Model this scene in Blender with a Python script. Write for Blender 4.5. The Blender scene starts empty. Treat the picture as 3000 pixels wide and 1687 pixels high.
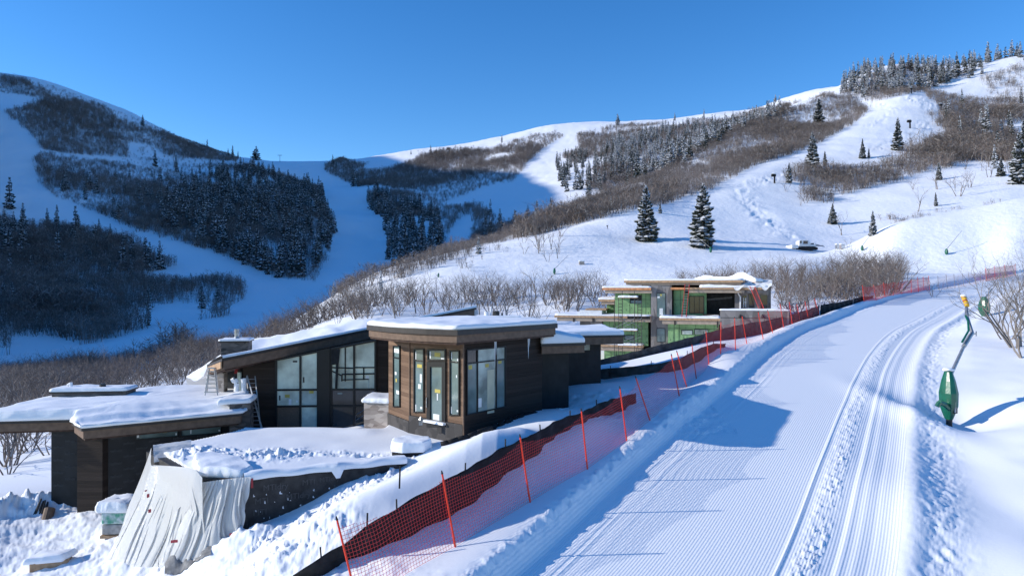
import bpy, bmesh, math, random
import numpy as np
from mathutils import Vector, Matrix

# ------------------------------------------------------------------ camera, sky, sun, exposure
SC = bpy.context.scene
COL = SC.collection
R = math.radians
F, CX, CY = 2000.0, 1500.0, 843.5          # focal length and centre in photograph pixels


def W(u, v, D):
    """Place of something seen at photograph pixel (u, v) and standing D metres ahead."""
    return Vector(((u - CX) / F * D, D, -(v - CY) / F * D))


cam_data = bpy.data.cameras.new("camera")
cam = bpy.data.objects.new("camera", cam_data)
COL.objects.link(cam)
cam.location = (0, 0, 0)
cam.rotation_euler = (R(90), 0, 0)
cam_data.sensor_width = 36.0
cam_data.lens = 24.0
cam_data.clip_start = 0.1
cam_data.clip_end = 20000
SC.camera = cam

SUN_EL, SUN_AZ = R(21.0), R(-92.5)          # azimuth clockwise from +Y: sun stands at the left
world = bpy.data.worlds.new("World")
SC.world = world
world.use_nodes = True
wn = world.node_tree
wn.nodes.clear()
w_out = wn.nodes.new("ShaderNodeOutputWorld")
w_bg = wn.nodes.new("ShaderNodeBackground")
w_sky = wn.nodes.new("ShaderNodeTexSky")
w_sky.sky_type = 'NISHITA'
w_sky.sun_disc = False
w_sky.sun_elevation = SUN_EL
w_sky.sun_rotation = SUN_AZ
w_sky.altitude = 2400
w_sky.air_density = 1.15
w_sky.dust_density = 0.2
w_sky.ozone_density = 3.2
w_bg.inputs['Strength'].default_value = 0.15
w_hs = wn.nodes.new("ShaderNodeHueSaturation")      # the crisp, deep blue of high winter air
w_hs.inputs['Saturation'].default_value = 1.28
w_hs.inputs['Hue'].default_value = 0.506
wn.links.new(w_sky.outputs[0], w_hs.inputs['Color'])
wn.links.new(w_hs.outputs[0], w_bg.inputs['Color'])
wn.links.new(w_bg.outputs[0], w_out.inputs['Surface'])

sd = bpy.data.lights.new("sun", 'SUN')
sd.energy = 3.45
sd.angle = R(0.5)
sd.color = (1.0, 0.94, 0.85)
sun = bpy.data.objects.new("sun", sd)
COL.objects.link(sun)
sdir = Vector((math.sin(SUN_AZ) * math.cos(SUN_EL), math.cos(SUN_AZ) * math.cos(SUN_EL), math.sin(SUN_EL)))
sun.rotation_euler = sdir.to_track_quat('Z', 'Y').to_euler()

SC.view_settings.view_transform = 'Standard'
SC.view_settings.look = 'None'
SC.view_settings.exposure = 0.5
SC.view_settings.gamma = 1.0
SC.render.engine = 'CYCLES'
SC.cycles.max_bounces = 6
SC.cycles.diffuse_bounces = 3
SC.cycles.glossy_bounces = 3
SC.cycles.transmission_bounces = 4
SC.cycles.transparent_max_bounces = 12
try:
    SC.cycles.use_denoising = True
except Exception:
    pass

rng = np.random.default_rng(7)
random.seed(7)


# ------------------------------------------------------------------ helpers: noise, splines, meshes
def _hash(ix, iy, seed):
    h = (ix.astype(np.int64) * 374761393 + iy.astype(np.int64) * 668265263 + seed * 974711) & 0xFFFFFFFF
    h = ((h ^ (h >> 13)) * 1274126177) & 0xFFFFFFFF
    return ((h ^ (h >> 16)) & 0xFFFFFF) / float(0xFFFFFF)


def vnoise(x, y, seed=0):
    ix, iy = np.floor(x), np.floor(y)
    fx, fy = x - ix, y - iy
    fx = fx * fx * fx * (fx * (fx * 6 - 15) + 10)
    fy = fy * fy * fy * (fy * (fy * 6 - 15) + 10)
    a, b = _hash(ix, iy, seed), _hash(ix + 1, iy, seed)
    c, d = _hash(ix, iy + 1, seed), _hash(ix + 1, iy + 1, seed)
    return (a + (b - a) * fx) * (1 - fy) + (c + (d - c) * fx) * fy - 0.5


def fbm(x, y, octaves=4, seed=0, gain=0.5):
    s, amp = np.zeros_like(x), 1.0
    for o in range(octaves):
        s += amp * vnoise(x * (2.03 ** o) + 17.3 * o, y * (2.03 ** o) - 9.1 * o, seed + o)
        amp *= gain
    return s


def sstep(a, b, x):
    t = np.clip((x - a) / (b - a), 0, 1)
    return t * t * (3 - 2 * t)


def rbf_fit(P, val, c):
    n = len(P)
    d = np.sqrt(((P[:, None] - P[None]) ** 2).sum(-1) + c * c)
    A = np.zeros((n + 3, n + 3))
    A[:n, :n] = d
    A[:n, n] = A[n, :n] = 1
    A[:n, n + 1:] = P
    A[n + 1:, :n] = P.T
    b = np.concatenate([val, np.zeros(3)])
    return np.linalg.lstsq(A, b, rcond=None)[0]


def rbf_eval(P, w, c, Q):
    out = np.empty(len(Q))
    for i in range(0, len(Q), 20000):
        q = Q[i:i + 20000]
        d = np.sqrt(((q[:, None] - P[None]) ** 2).sum(-1) + c * c)
        out[i:i + 20000] = d @ w[:len(P)] + w[len(P)] + q @ w[len(P) + 1:]
    return out


def in_poly(x, y, poly):
    x, y = np.asarray(x, float), np.asarray(y, float)
    ins = np.zeros(x.shape, bool)
    n = len(poly)
    for i in range(n):
        x1, y1 = poly[i]
        x2, y2 = poly[(i + 1) % n]
        if y1 == y2:
            continue
        c = ((y1 > y) != (y2 > y)) & (x < (x2 - x1) * (y - y1) / (y2 - y1) + x1)
        ins ^= c
    return ins


def seg_dist(x, y, pts):
    """distance of (x, y) from a polyline, and the length along it of the nearest point"""
    best, along, acc = np.full(np.shape(x), 1e9), np.zeros(np.shape(x)), 0.0
    for (x1, y1), (x2, y2) in zip(pts[:-1], pts[1:]):
        L2 = (x2 - x1) ** 2 + (y2 - y1) ** 2
        t = np.clip(((x - x1) * (x2 - x1) + (y - y1) * (y2 - y1)) / L2, 0, 1)
        d = np.hypot(x - x1 - t * (x2 - x1), y - y1 - t * (y2 - y1))
        m = d < best
        best = np.where(m, d, best)
        along = np.where(m, acc + t * math.sqrt(L2), along)
        acc += math.sqrt(L2)
    return best, along


def smooth_curve(xs, ys):
    """monotone cubic through the points, as a function of a numpy array"""
    xs, ys = np.asarray(xs, float), np.asarray(ys, float)
    h = np.diff(xs)
    s = np.diff(ys) / h
    m = np.empty(len(xs))
    m[1:-1] = np.where(s[:-1] * s[1:] > 0, 2 * s[:-1] * s[1:] / (s[:-1] + s[1:] + 1e-12), 0)
    m[0], m[-1] = s[0], s[-1]

    def f(x):
        x = np.asarray(x, float)
        i = np.clip(np.searchsorted(xs, x) - 1, 0, len(xs) - 2)
        t = (x - xs[i]) / h[i]
        t_in = np.clip(t, 0, 1)
        v = (ys[i] * (1 + 2 * t_in) * (1 - t_in) ** 2 + ys[i + 1] * t_in ** 2 * (3 - 2 * t_in)
             + h[i] * (m[i] * t_in * (1 - t_in) ** 2 - m[i + 1] * t_in ** 2 * (1 - t_in)))
        return v + np.where(t < 0, t * h[i] * m[0], 0) + np.where(t > 1, (t - 1) * h[i] * m[-1], 0)
    return f


def np_mesh(name, V, faces, smooth=True, mats=(), mat_idx=None):
    """mesh from numpy arrays; faces (n, k) with k = 3 or 4"""
    me = bpy.data.meshes.new(name)
    V = np.asarray(V, np.float32)
    faces = np.asarray(faces, np.int32)
    n, k = faces.shape
    me.vertices.add(len(V))
    me.vertices.foreach_set('co', V.ravel())
    me.loops.add(n * k)
    me.loops.foreach_set('vertex_index', faces.ravel())
    me.polygons.add(n)
    me.polygons.foreach_set('loop_start', np.arange(0, n * k, k, dtype=np.int32))
    me.polygons.foreach_set('loop_total', np.full(n, k, np.int32))
    me.polygons.foreach_set('use_smooth', np.full(n, smooth, bool))
    for m in mats:
        me.materials.append(m)
    if mat_idx is not None:
        me.polygons.foreach_set('material_index', np.asarray(mat_idx, np.int32))
    me.update(calc_edges=True)
    me.validate()
    return me


def link(name, me, parent=None):
    o = bpy.data.objects.new(name, me)
    COL.objects.link(o)
    if parent is not None:
        o.parent = parent
    return o


def tag(o, label=None, cat=None, group=None, kind=None):
    if label:
        o['label'] = label
    if cat:
        o['category'] = cat
    if group:
        o['group'] = group
    if kind:
        o['kind'] = kind
    return o


def empty(name, loc, label, cat, group=None, rz=0.0):
    o = bpy.data.objects.new(name, None)
    o.empty_display_size = 0.2
    COL.objects.link(o)
    o.location = loc
    o.rotation_euler = (0, 0, rz)
    return tag(o, label, cat, group)


# ------------------------------------------------------------------ materials
def nodes_of(name):
    m = bpy.data.materials.new(name)
    m.use_nodes = True
    nt = m.node_tree
    b = nt.nodes['Principled BSDF']
    return m, nt, b


def mat(name, color, rough=0.6, var=0.0, scale=3.0, metallic=0.0, bump=0.0, bscale=30.0, stretch=(1, 1, 1), spec=0.3, color2=None):
    m, nt, b = nodes_of(name)
    b.inputs['Roughness'].default_value = rough
    b.inputs['Metallic'].default_value = metallic
    b.inputs['Specular IOR Level'].default_value = spec
    tc = nt.nodes.new('ShaderNodeTexCoord')
    mp = nt.nodes.new('ShaderNodeMapping')
    mp.inputs['Scale'].default_value = stretch
    nt.links.new(tc.outputs['Object'], mp.inputs['Vector'])
    n1 = nt.nodes.new('ShaderNodeTexNoise')
    n1.inputs['Scale'].default_value = scale
    n1.inputs['Detail'].default_value = 5
    nt.links.new(mp.outputs[0], n1.inputs['Vector'])
    cr = nt.nodes.new('ShaderNodeValToRGB')
    c = np.array(color)
    c2 = np.array(color2) if color2 is not None else c * (1 + var)
    c1 = c if color2 is not None else c * (1 - var)
    cr.color_ramp.elements[0].position = 0.35
    cr.color_ramp.elements[1].position = 0.65
    cr.color_ramp.elements[0].color = (*np.clip(c1, 0, 1), 1)
    cr.color_ramp.elements[1].color = (*np.clip(c2, 0, 1), 1)
    nt.links.new(n1.outputs['Fac'], cr.inputs[0])
    nt.links.new(cr.outputs[0], b.inputs['Base Color'])
    if bump:
        n2 = nt.nodes.new('ShaderNodeTexNoise')
        n2.inputs['Scale'].default_value = bscale
        n2.inputs['Detail'].default_value = 4
        nt.links.new(mp.outputs[0], n2.inputs['Vector'])
        bp = nt.nodes.new('ShaderNodeBump')
        bp.inputs['Strength'].default_value = bump
        bp.inputs['Distance'].default_value = 0.02
        nt.links.new(n2.outputs['Fac'], bp.inputs['Height'])
        nt.links.new(bp.outputs[0], b.inputs['Normal'])
    return m


def snow_mat(name, bump=0.35, scale=6.0, dist=0.05, corduroy=False, tint=(0.90, 0.91, 0.93)):
    m, nt, b = nodes_of(name)
    b.inputs['Base Color'].default_value = (*tint, 1)
    b.inputs['Roughness'].default_value = 0.75
    b.inputs['Specular IOR Level'].default_value = 0.25
    geo = nt.nodes.new('ShaderNodeNewGeometry')
    n1 = nt.nodes.new('ShaderNodeTexNoise')
    n1.inputs['Scale'].default_value = scale
    n1.inputs['Detail'].default_value = 6
    n1.inputs['Roughness'].default_value = 0.6
    nt.links.new(geo.outputs['Position'], n1.inputs['Vector'])
    bp = nt.nodes.new('ShaderNodeBump')
    bp.inputs['Strength'].default_value = bump
    bp.inputs['Distance'].default_value = dist
    nt.links.new(n1.outputs['Fac'], bp.inputs['Height'])
    last = bp
    if corduroy:
        at = nt.nodes.new('ShaderNodeAttribute')
        at.attribute_name = 'comb'
        mt = nt.nodes.new('ShaderNodeMath')
        mt.operation = 'MULTIPLY'
        mt.inputs[1].default_value = 2 * math.pi / 0.075
        sn = nt.nodes.new('ShaderNodeMath')
        sn.operation = 'SINE'
        nt.links.new(at.outputs['Fac'], mt.inputs[0])
        nt.links.new(mt.outputs[0], sn.inputs[0])
        b2 = nt.nodes.new('ShaderNodeBump')
        b2.inputs['Strength'].default_value = 0.22
        b2.inputs['Distance'].default_value = 0.014
        nt.links.new(sn.outputs[0], b2.inputs['Height'])
        nt.links.new(bp.outputs[0], b2.inputs['Normal'])
        last = b2
    nt.links.new(last.outputs[0], b.inputs['Normal'])
    return m


M = {}
M['snow'] = snow_mat('snow', 0.16, 9.0, 0.03)
M['run_snow'] = snow_mat('groomed_snow', 0.25, 9.0, 0.03, True)
M['hill_snow'] = snow_mat('hill_snow', 0.5, 0.6, 0.5)
M['roof_snow'] = snow_mat('roof_snow', 0.3, 4.0, 0.05)
# ------------------------------------------------------------------ terrain
# run edges in plan as functions of the distance ahead
run_l = smooth_curve([8, 12, 16.7, 22.5, 27, 35, 43, 53, 59, 72, 84, 95, 105, 118, 135],
                     [-7.5, -3.6, -.21, 3.4, 6.2, 11.2, 15.9, 22.6, 27.3, 37.5, 49.5, 62.0, 73.5, 92, 118])
run_r = smooth_curve([8, 12, 17.1, 31, 38, 52, 60, 78, 88, 97, 110, 122, 135],
                     [3.0, 5.9, 9.4, 17.7, 22, 31.7, 38.3, 54, 64.5, 76, 94, 114, 136])
run_z = smooth_curve([8, 12, 17, 22.5, 27, 31, 38, 52, 60, 72, 78, 88, 95, 105, 120, 140],
                     [-8.2, -7.7, -7.08, -6.32, -5.78, -5.32, -4.6, -3.4, -2.85, -1.85, -1.25, -.2, .5, 1.6, 3.6, 6.0])

# near ground: height points (u, v, D) seen in the photograph
NEAR = [
    # fence foot
    (1045, 1780, 15.5), (1334, 1612, 17.6), (1553, 1487, 20), (1721, 1391, 22.3), (1836, 1318, 25), (1904, 1260, 27.5),
    (1990, 1174, 31), (2012, 1143, 34), (2077, 1071, 39), (2155, 1029, 40), (2236, 1010, 46), (2296, 975, 52), (2370, 953, 60), (2403, 944, 63),
    (2527, 893, 72), (2617, 871, 79), (2724, 846, 85), (2871, 809, 95),
    # slope left of the fence
    (1180, 1360, 23.7), (1150, 1450, 20.6), (1000, 1530, 19.3), (850, 1640, 18.3), (700, 1690, 18.6), (980, 1440, 22.2), (900, 1490, 21.8), (780, 1540, 21.2),
    (715, 1562, 21.6), (640, 1610, 21.6), (500, 1687, 20.6), (330, 1620, 23.4), (0, 1690, 22.6), (0, 1500, 27.5), (110, 1560, 26), (250, 1500, 27.5), (60, 1480, 28.5),
    (200, 1690, 22), (850, 1780, 15.5), (600, 1820, 16), (300, 1840, 18), (-200, 1620, 24), (-200, 1480, 30),
    (1300, 1330, 23.5), (1450, 1300, 23.2), (1250, 1290, 25.3), (1380, 1275, 26),
    # right of the house
    (1588, 1200, 30), (1660, 1190, 31), (1700, 1130, 34.5), (1760, 1114, 39.5), (1850, 1114, 37), (1800, 1165, 31), (1700, 1215, 27), (1600, 1260, 25), (1500, 1310, 23.2),
    (1931, 1096, 38.5), (2020, 1032, 41), (1760, 1080, 41), (1760, 1074, 45), (1888, 1045, 46), (2051, 1004, 50), (2268, 968, 58),
    # hollow with the second house
    (1760, 1088, 54), (1800, 1078, 60), (1850, 1066, 64), (1900, 1062, 66), (1980, 1040, 64), (2050, 1018, 60), (2110, 990, 62), (2250, 965, 63), (2310, 935, 66), (1760, 1065, 70), (2400, 915, 72),
    # under and behind house one
    (800, 1290, 32), (1000, 1240, 34), (1300, 1180, 36), (1500, 1120, 40), (600, 1350, 33), (300, 1480, 32), (0, 1440, 34),
    (0, 1370, 42), (120, 1330, 46), (400, 1250, 50), (700, 1190, 50), (1000, 1140, 50), (1300, 1080, 55), (1500, 1040, 62),
    (0, 1290, 58), (300, 1190, 65), (700, 1120, 68), (1000, 1060, 70), (-400, 1380, 45), (-400, 1300, 62),
    # right snowfield
    (2700, 1687, 17.6), (3000, 1687, 16.5), (2800, 1500, 20.8), (3000, 1450, 21), (2750, 1330, 25.5), (3000, 1250, 26.5), (2790, 1210, 31), (2700, 1210, 31),
    (2900, 1130, 34), (3000, 1080, 36), (2760, 1010, 44), (2880, 990, 46), (3000, 960, 47), (2890, 922, 60), (3000, 900, 60), (2960, 865, 78), (3050, 850, 80),
    (3300, 1687, 15.5), (3300, 1200, 26), (3300, 950, 42), (3300, 860, 65),
]
# far country: (u, v, D)
FAR = [
    # valley side behind house one
    (0, 1290, 58), (0, 1210, 75), (300, 1190, 65), (100, 1150, 100), (300, 1140, 100), (600, 1080, 100), (700, 1060, 110), (900, 985, 100), (700, 1120, 68), (1000, 930, 108),
    (1000, 1060, 70), (1200, 920, 102), (1300, 1080, 55), (1500, 1010, 70), (1450, 905, 110), (1700, 900, 100), (1760, 1088, 54), (1760, 1066, 66), (1850, 1062, 66), (1900, 1058, 68), (2000, 1035, 66), (2110, 990, 63), (2250, 960, 64), (1760, 1035, 76), (1900, 1000, 80), (1900, 930, 92), (1760, 960, 92), (2100, 930, 80),  (2000, 870, 105), (2300, 870, 90), (2300, 815, 112), (2600, 800, 112),
    (2450, 880, 85), (2600, 850, 90), (2871, 809, 95), (2950, 800, 112), (3100, 790, 115), (3300, 780, 110),
    (-400, 1250, 75), (-400, 1230, 105), (-1200, 1350, 80), (-1200, 1250, 110), (-2500, 1500, 60), (-2500, 1300, 110), (-4000, 1400, 90),
    # lit bench
    (1100, 860, 150), (1300, 810, 150), (1500, 800, 150), (1700, 830, 140), (1700, 770, 160), (1500, 850, 125), (1250, 870, 125), (1900, 800, 145), (1700, 692, 200), (1550, 722, 190), (1640, 745, 175), (1760, 720, 188), (1900, 690, 207), (1890, 712, 196), (2060, 728, 186), (1980, 715, 192), (2100, 700, 205), (1960, 760, 168),
    (2300, 735, 187), (2200, 745, 178), (2450, 742, 185), (2150, 780, 150), (2400, 775, 150), (2550, 760, 150), (2700, 752, 145), (2900, 748, 140), (3100, 745, 138),
    # crest of the brush ridge and its far side
    (1000, 853, 172), (1100, 805, 190), (1200, 782, 210), (1350, 733, 240), (1500, 688, 280), (1650, 622, 330), (1800, 558, 385), (2000, 465, 460), (2150, 388, 530), (2300, 318, 610), (2420, 275, 680),
    (1000, 900, 230), (1200, 850, 280), (1350, 800, 310), (1500, 760, 350), (1650, 690, 410), (1800, 620, 480), (2000, 530, 570), (2150, 450, 650), (2300, 370, 730),
    # brush slope and big run on the right
    (1560, 690, 235), (1700, 640, 250), (1850, 610, 245), (1900, 600, 262), (2000, 545, 320), (1800, 590, 330), (2050, 500, 390), (2200, 440, 430), (2300, 380, 520), (2100, 640, 240), (2150, 580, 275), (2250, 500, 335), (2400, 440, 395), (2550, 365, 460), (2640, 278, 580), (2700, 310, 520), (2450, 350, 540), (2580, 285, 590),
    (2300, 700, 212), (2330, 640, 245), (2500, 690, 222), (2400, 610, 262), (2600, 600, 255), (2450, 540, 310), (2800, 560, 265), (2650, 490, 335), (3000, 520, 275), (2800, 430, 390), (3000, 420, 410), (2850, 330, 520), (3000, 330, 500),
    (2480, 240, 720), (2560, 205, 730), (2640, 188, 740), (2760, 205, 700), (2720, 262, 620), (2900, 182, 690), (2850, 250, 620), (3000, 165, 680), (3000, 250, 600), (3300, 90, 640), (3300, 300, 480), (3300, 480, 280), (3600, -20, 600), (3600, 400, 300), (4500, -200, 600), (4500, 300, 300),
    (2640, 270, 900), (2900, 260, 880), (3300, 190, 830), (3000, 250, 860), (4500, -50, 800),
    # mound on the right
    (2470, 722, 172), (2600, 662, 168), (2750, 632, 166), (2900, 602, 166), (3000, 580, 166), (3300, 520, 160), (3300, 700, 125), (2600, 735, 150), (2750, 715, 148), (2900, 700, 146), (3000, 700, 142),
    (2600, 705, 200), (2750, 690, 200), (2900, 670, 202), (3050, 650, 205), (3300, 620, 205), (2750, 640, 230), (2950, 600, 235), (4000, 500, 150), (4000, 600, 220), (4000, 700, 110),
    # valley on the left, in shade
    (150, 1050, 190), (0, 1120, 150), (300, 1080, 165), (500, 985, 215), (420, 1060, 165), (640, 935, 250), (700, 1000, 170), (800, 900, 290), (900, 862, 330), (960, 845, 345), (850, 960, 190), (-200, 1080, 170),
    # left slope
    (0, 900, 255), (300, 950, 245), (0, 700, 400), (300, 765, 375), (600, 855, 325), (700, 850, 335), (700, 768, 415), (860, 835, 375), (500, 703, 440), (260, 622, 490), (100, 505, 590), (110, 420, 680), (0, 330, 760), (0, 480, 600), (0, 560, 500),
    (500, 550, 690), (700, 500, 860), (800, 700, 480), (940, 815, 385), (940, 640, 600), (300, 450, 740), (500, 460, 850), (640, 470, 940), (350, 360, 880), (200, 300, 880), (60, 260, 870), (760, 480, 990), (860, 500, 1000),
    (0, 215, 950), (100, 232, 950), (200, 262, 955), (330, 310, 960), (420, 350, 970), (500, 398, 990), (600, 436, 1020), (700, 462, 1070), (800, 474, 1120), (900, 475, 1170), (980, 474, 1200),
    (0, 330, 1250), (330, 400, 1300), (600, 500, 1400), (900, 520, 1500),
    # shaded run in the middle
    (900, 520, 1000), (950, 560, 870), (1000, 620, 720), (1050, 700, 560), (1080, 745, 470), (1000, 790, 410), (1000, 700, 540), (1000, 830, 360), (1060, 820, 330),
    # middle mountain
    (1060, 468, 1220), (1200, 440, 1280), (1350, 425, 1330), (1450, 405, 1330), (1550, 380, 1300), (1650, 362, 1260), (1790, 358, 1230), (1930, 352, 1180), (2100, 330, 1120), (2300, 290, 1000), (2420, 258, 900),
    (1060, 520, 1600), (1350, 480, 1700), (1650, 430, 1650), (1930, 420, 1600), (2100, 390, 1450), (2300, 360, 1250), (2430, 320, 1100),
    (1100, 560, 850), (1250, 520, 950), (1400, 480, 1000), (1550, 450, 1000), (1650, 430, 1020), (1180, 640, 640), (1280, 700, 520), (1250, 790, 400), (1350, 640, 620), (1350, 710, 480), (1400, 600, 690), (1500, 560, 700), (1600, 500, 800), (1450, 620, 580), (1390, 760, 400),
    (1500, 690, 430), (1560, 640, 520), (1700, 560, 590), (1750, 480, 760), (1850, 420, 900), (2000, 390, 900), (1900, 480, 700), (2150, 350, 980), (1700, 400, 1080),
    # land beyond the left edge of the picture
    (-150, 205, 930), (-430, 180, 1000), (-1100, 420, 520), (-1420, 600, 360), (-2500, 900, 200), (-1700, 1080, 130), (-1200, 1000, 160), (-600, 1000, 170), (-4000, 900, 150), (-700, 700, 380), (-400, 560, 560), (-350, 400, 760), (-800, 850, 260), (-2500, 500, 700), (-4500, 400, 1200),
    # beyond every crest the land sinks
    (-4000, 700, 2600), (-1000, 700, 2600), (500, 760, 2600), (1500, 760, 2600), (2500, 760, 2600), (4000, 700, 2600), (6000, 600, 2600), (6000, 0, 700), (6000, 500, 200), (6000, 900, 60), (-4500, 1000, 60),
]
KD = 1.5
NP = np.array([W(*p)[:] for p in NEAR])
Nw = rbf_fit(NP[:, :2] / 10.0, NP[:, 2], 0.12)
FP = np.array([[u / 1000.0, math.log(D) * KD] for u, v, D in FAR])
FT = np.array([-(v - CY) / F for u, v, D in FAR])
Fw = rbf_fit(FP, FT, 0.10)

# terrace of house one in plan
TERR = [(-8.45, 21.75), (-3.9, 23.75), (-2.4, 24.9), (-1.75, 25.9), (-6, 30.5), (-9, 33), (-11.9, 33), (-11.3, 28.7), (-13.25, 25.3), (-9.9, 21.75)]
TERR_Z = -5.95


def run_q(X, Y):
    l, r = run_l(Y), run_r(Y)
    return (X - l) / (r - l)


def near_height(X, Y, detail=True):
    Q = np.stack([X, Y], -1).reshape(-1, 2) / 10.0
    z = rbf_eval(NP[:, :2] / 10.0, Nw, 0.12, Q).reshape(X.shape)
    return near_features(X, Y, z, detail)


def near_features(X, Y, z, detail=True):
    l, r = run_l(Y), run_r(Y)
    q = (X - l) / (r - l)
    wid = r - l
    dl, dr = (X - l) * 0.8, (X - r) * 0.8          # metres across from each edge
    zr = run_z(Y) - 0.05 * (q - 0.5)
    k = sstep(-2.2, -0.1, dl) * (1 - sstep(0.1, 3.0, dr))
    z = z * (1 - k) + zr * k
    fade = 1 - sstep(110, 135, Y)
    # windrow along the left edge: convex outside, steep face to the run
    h = 0.42 + 0.08 * vnoise(X * 0.3, Y * 0.3, 5)
    prof = np.where(dl < -0.35, np.exp(-((dl + 0.35) / 1.1) ** 2), 1 - sstep(-0.35, 0.3, dl))
    z = z + h * prof * fade * (dl < 0.4)
    if detail:
        z = z + fade * np.exp(-((dl + 0.22) / 0.22) ** 2) * (0.10 * fbm(X * 5, Y * 5, 3, 3))
        # windrow between the two combed passes
        qc = (q - 0.775) * wid * 0.8
        rough = np.exp(-((qc + .08 * vnoise(X * .4, Y * .4, 13)) / 0.30) ** 4)
        z = z + fade * rough * (0.03 + (0.035 + 0.06 * (vnoise(X * .5, Y * .5, 12) + .5)) * np.maximum(fbm(X * 6.5, Y * 6.5, 4, 11, .65), -0.1))
        qs = (q - 0.705) * wid * 0.8
        z = z + fade * np.exp(-(qs / 0.05) ** 2) * 0.035
        for qq, hh in ((0.85, -0.018), (0.868, 0.022), (0.91, 0.012), (0.945, -0.012)):
            qs = (q - qq) * wid * 0.8 + 0.06 * vnoise(X * .15, Y * .15, int(qq * 100))
            z = z + fade * np.exp(-(qs / 0.09) ** 2) * hh
        # right bank
        ls = np.exp(-((dl - 1.0) / 0.5) ** 2)
        z = z + fade * ls * 0.035 * vnoise(q * wid * 9, Y * 0.12, 8)
    bank = np.exp(-((dr - 0.45) / 0.38) ** 2) * 0.15
    z = z + bank * fade
    if detail:
        fuzz = np.exp(-((dr - 1.1) / 0.55) ** 2)
        z = z + fade * fuzz * (0.07 * fbm(X * 5, Y * 5, 4, 21) + 0.03)
    # hollow around the near snow gun
    d = np.hypot((X - 20.0) / 2.1, (Y - 30.6) / 3.2)
    z = z - 0.75 * np.exp(-d ** 2 * 1.1)
    d = np.hypot((X - 17.4) / 1.0, (Y - 29.5) / 4.5)
    z = z + 0.30 * np.exp(-d ** 2)
    # soft mound at the bottom right
    d = np.hypot((X - 12.5) / 2.2, (Y - 19.5) / 3.5)
    z = z + 0.35 * np.exp(-d ** 2)
    d = np.hypot((X - 14.5) / 1.6, (Y - 17.6) / 2.0)
    z = z - 0.22 * np.exp(-d ** 2)
    far_soft = sstep(0.5, 4.0, dr) * (1 - sstep(55, 75, Y))
    z = z + far_soft * 0.25 * fbm(X * 0.22, Y * 0.22, 3, 31)
    # terrace, kept in place by its walls
    ins = in_poly(X, Y, TERR)
    tz = TERR_Z + 0.06 * fbm(X * 0.5, Y * 0.5, 2, 41)
    if detail:
        dtr, _ = seg_dist(X, Y, [(-11.5, 24.6), (-9.8, 24.1), (-8.2, 24.3)])
        heap = np.exp(-(dtr / 0.8) ** 2)
        dpath, _ = seg_dist(X, Y, [(-9.0, 24.3), (-6.5, 24.6), (-4.2, 24.2), (-3.4, 24.2)])
        path = np.exp(-(dpath / 0.35) ** 2)
        tz = tz + heap * (0.08 + 0.26 * np.maximum(fbm(X * 3.6, Y * 3.6, 5, 51, .62), -0.12)) + path * (0.16 * fbm(X * 5, Y * 5, 3, 52) - 0.05)
        dl2, _ = seg_dist(X, Y, [(-13.2, 28.6), (-10.6, 29.2), (-7.3, 28.6), (-6.0, 28.2)])
        tz = tz + 0.08 * np.exp(-(dl2 / 0.55) ** 2) * (Y < 30)
        tz = tz - .85 * sstep(28.8, 29.7, Y) * sstep(-5.3, -6.0, X)
    z = np.where(ins, tz, z)
    # snow drift on the smooth shoulder beside the silt fence
    ds, al = seg_dist(X, Y, [(-6.6, 18.4), (-4.0, 20.2), (-2.2, 22.0), (0.2, 24.0)])
    z = z + 0.38 * np.exp(-(ds / 0.85) ** 2) * (~ins)
    if detail:
        # trodden, shovelled snow at lower left
        yard = sstep(-6.0, -9.0, X + (Y - 22) * 0.9) * (1 - sstep(29, 33, Y)) * (~ins)
        z = z + yard * (0.22 * fbm(X * .7, Y * .7, 3, 61) + 0.05 * fbm(X * 5.5, Y * 5.5, 3, 62) - .07 * np.maximum(0, vnoise(X * 2.2, Y * 2.2, 68) - .15) * 2.2)
        dh, _ = seg_dist(X, Y, [(-21.5, 27.2), (-19.8, 28.2), (-18.6, 29.0)])
        z = z + np.exp(-(dh / 0.75) ** 2) * (0.45 + 0.45 * fbm(X * 1.8, Y * 1.8, 5, 63, .6))
        dg, _ = seg_dist(X, Y, [(-7.2, 20.2), (-5.6, 21.5), (-4.6, 22.6), (-4.1, 23.3)])
        gl = np.exp(-(dg / 0.6) ** 2) * (~ins)
        z = z + gl * (0.26 * np.maximum(fbm(X * 3.4, Y * 3.4, 5, 64, .62), -0.10) - 0.06)
        dg, _ = seg_dist(X, Y, [(-8.5, 17.6), (-6.8, 18.4), (-5.0, 18.8)])
        z = z + np.exp(-(dg / 0.7) ** 2) * (0.15 * fbm(X * 3.5, Y * 3.5, 5, 65, .6))
        dd, _ = seg_dist(X, Y, [(-10.6, 21.0), (-9.2, 20.6), (-8.0, 20.9)])
        z = z + 0.35 * np.exp(-(dd / 0.5) ** 2) * (1 + fbm(X * 2.5, Y * 2.5, 3, 66)) * (~ins)
        sh = (X > 2.0) & (X < 9) & (Y > 27) & (Y < 33)
        z = z + np.where(sh, 0.10 * fbm(X * 2.5, Y * 2.5, 4, 67), 0)
    return z


def far_tan(U, D):
    Q = np.stack([U / 1000.0, np.log(D) * KD], -1).reshape(-1, 2)
    return rbf_eval(FP, Fw, 0.10, Q).reshape(U.shape)


# sheet of ground laid out by bearing and distance from the viewpoint's foot, fine near and coarse far
uc = np.concatenate([np.linspace(-4500, -60, 75)[:-1], np.arange(-60, 3063, 3.0), np.linspace(3063, 6000, 55)[1:]])
rows = np.concatenate([np.exp(np.arange(math.log(9.0), math.log(60.0), 0.0043)), np.exp(np.arange(math.log(60.0), math.log(2600.0), 0.0078))])
NU, ND = len(uc), len(rows)
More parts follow.
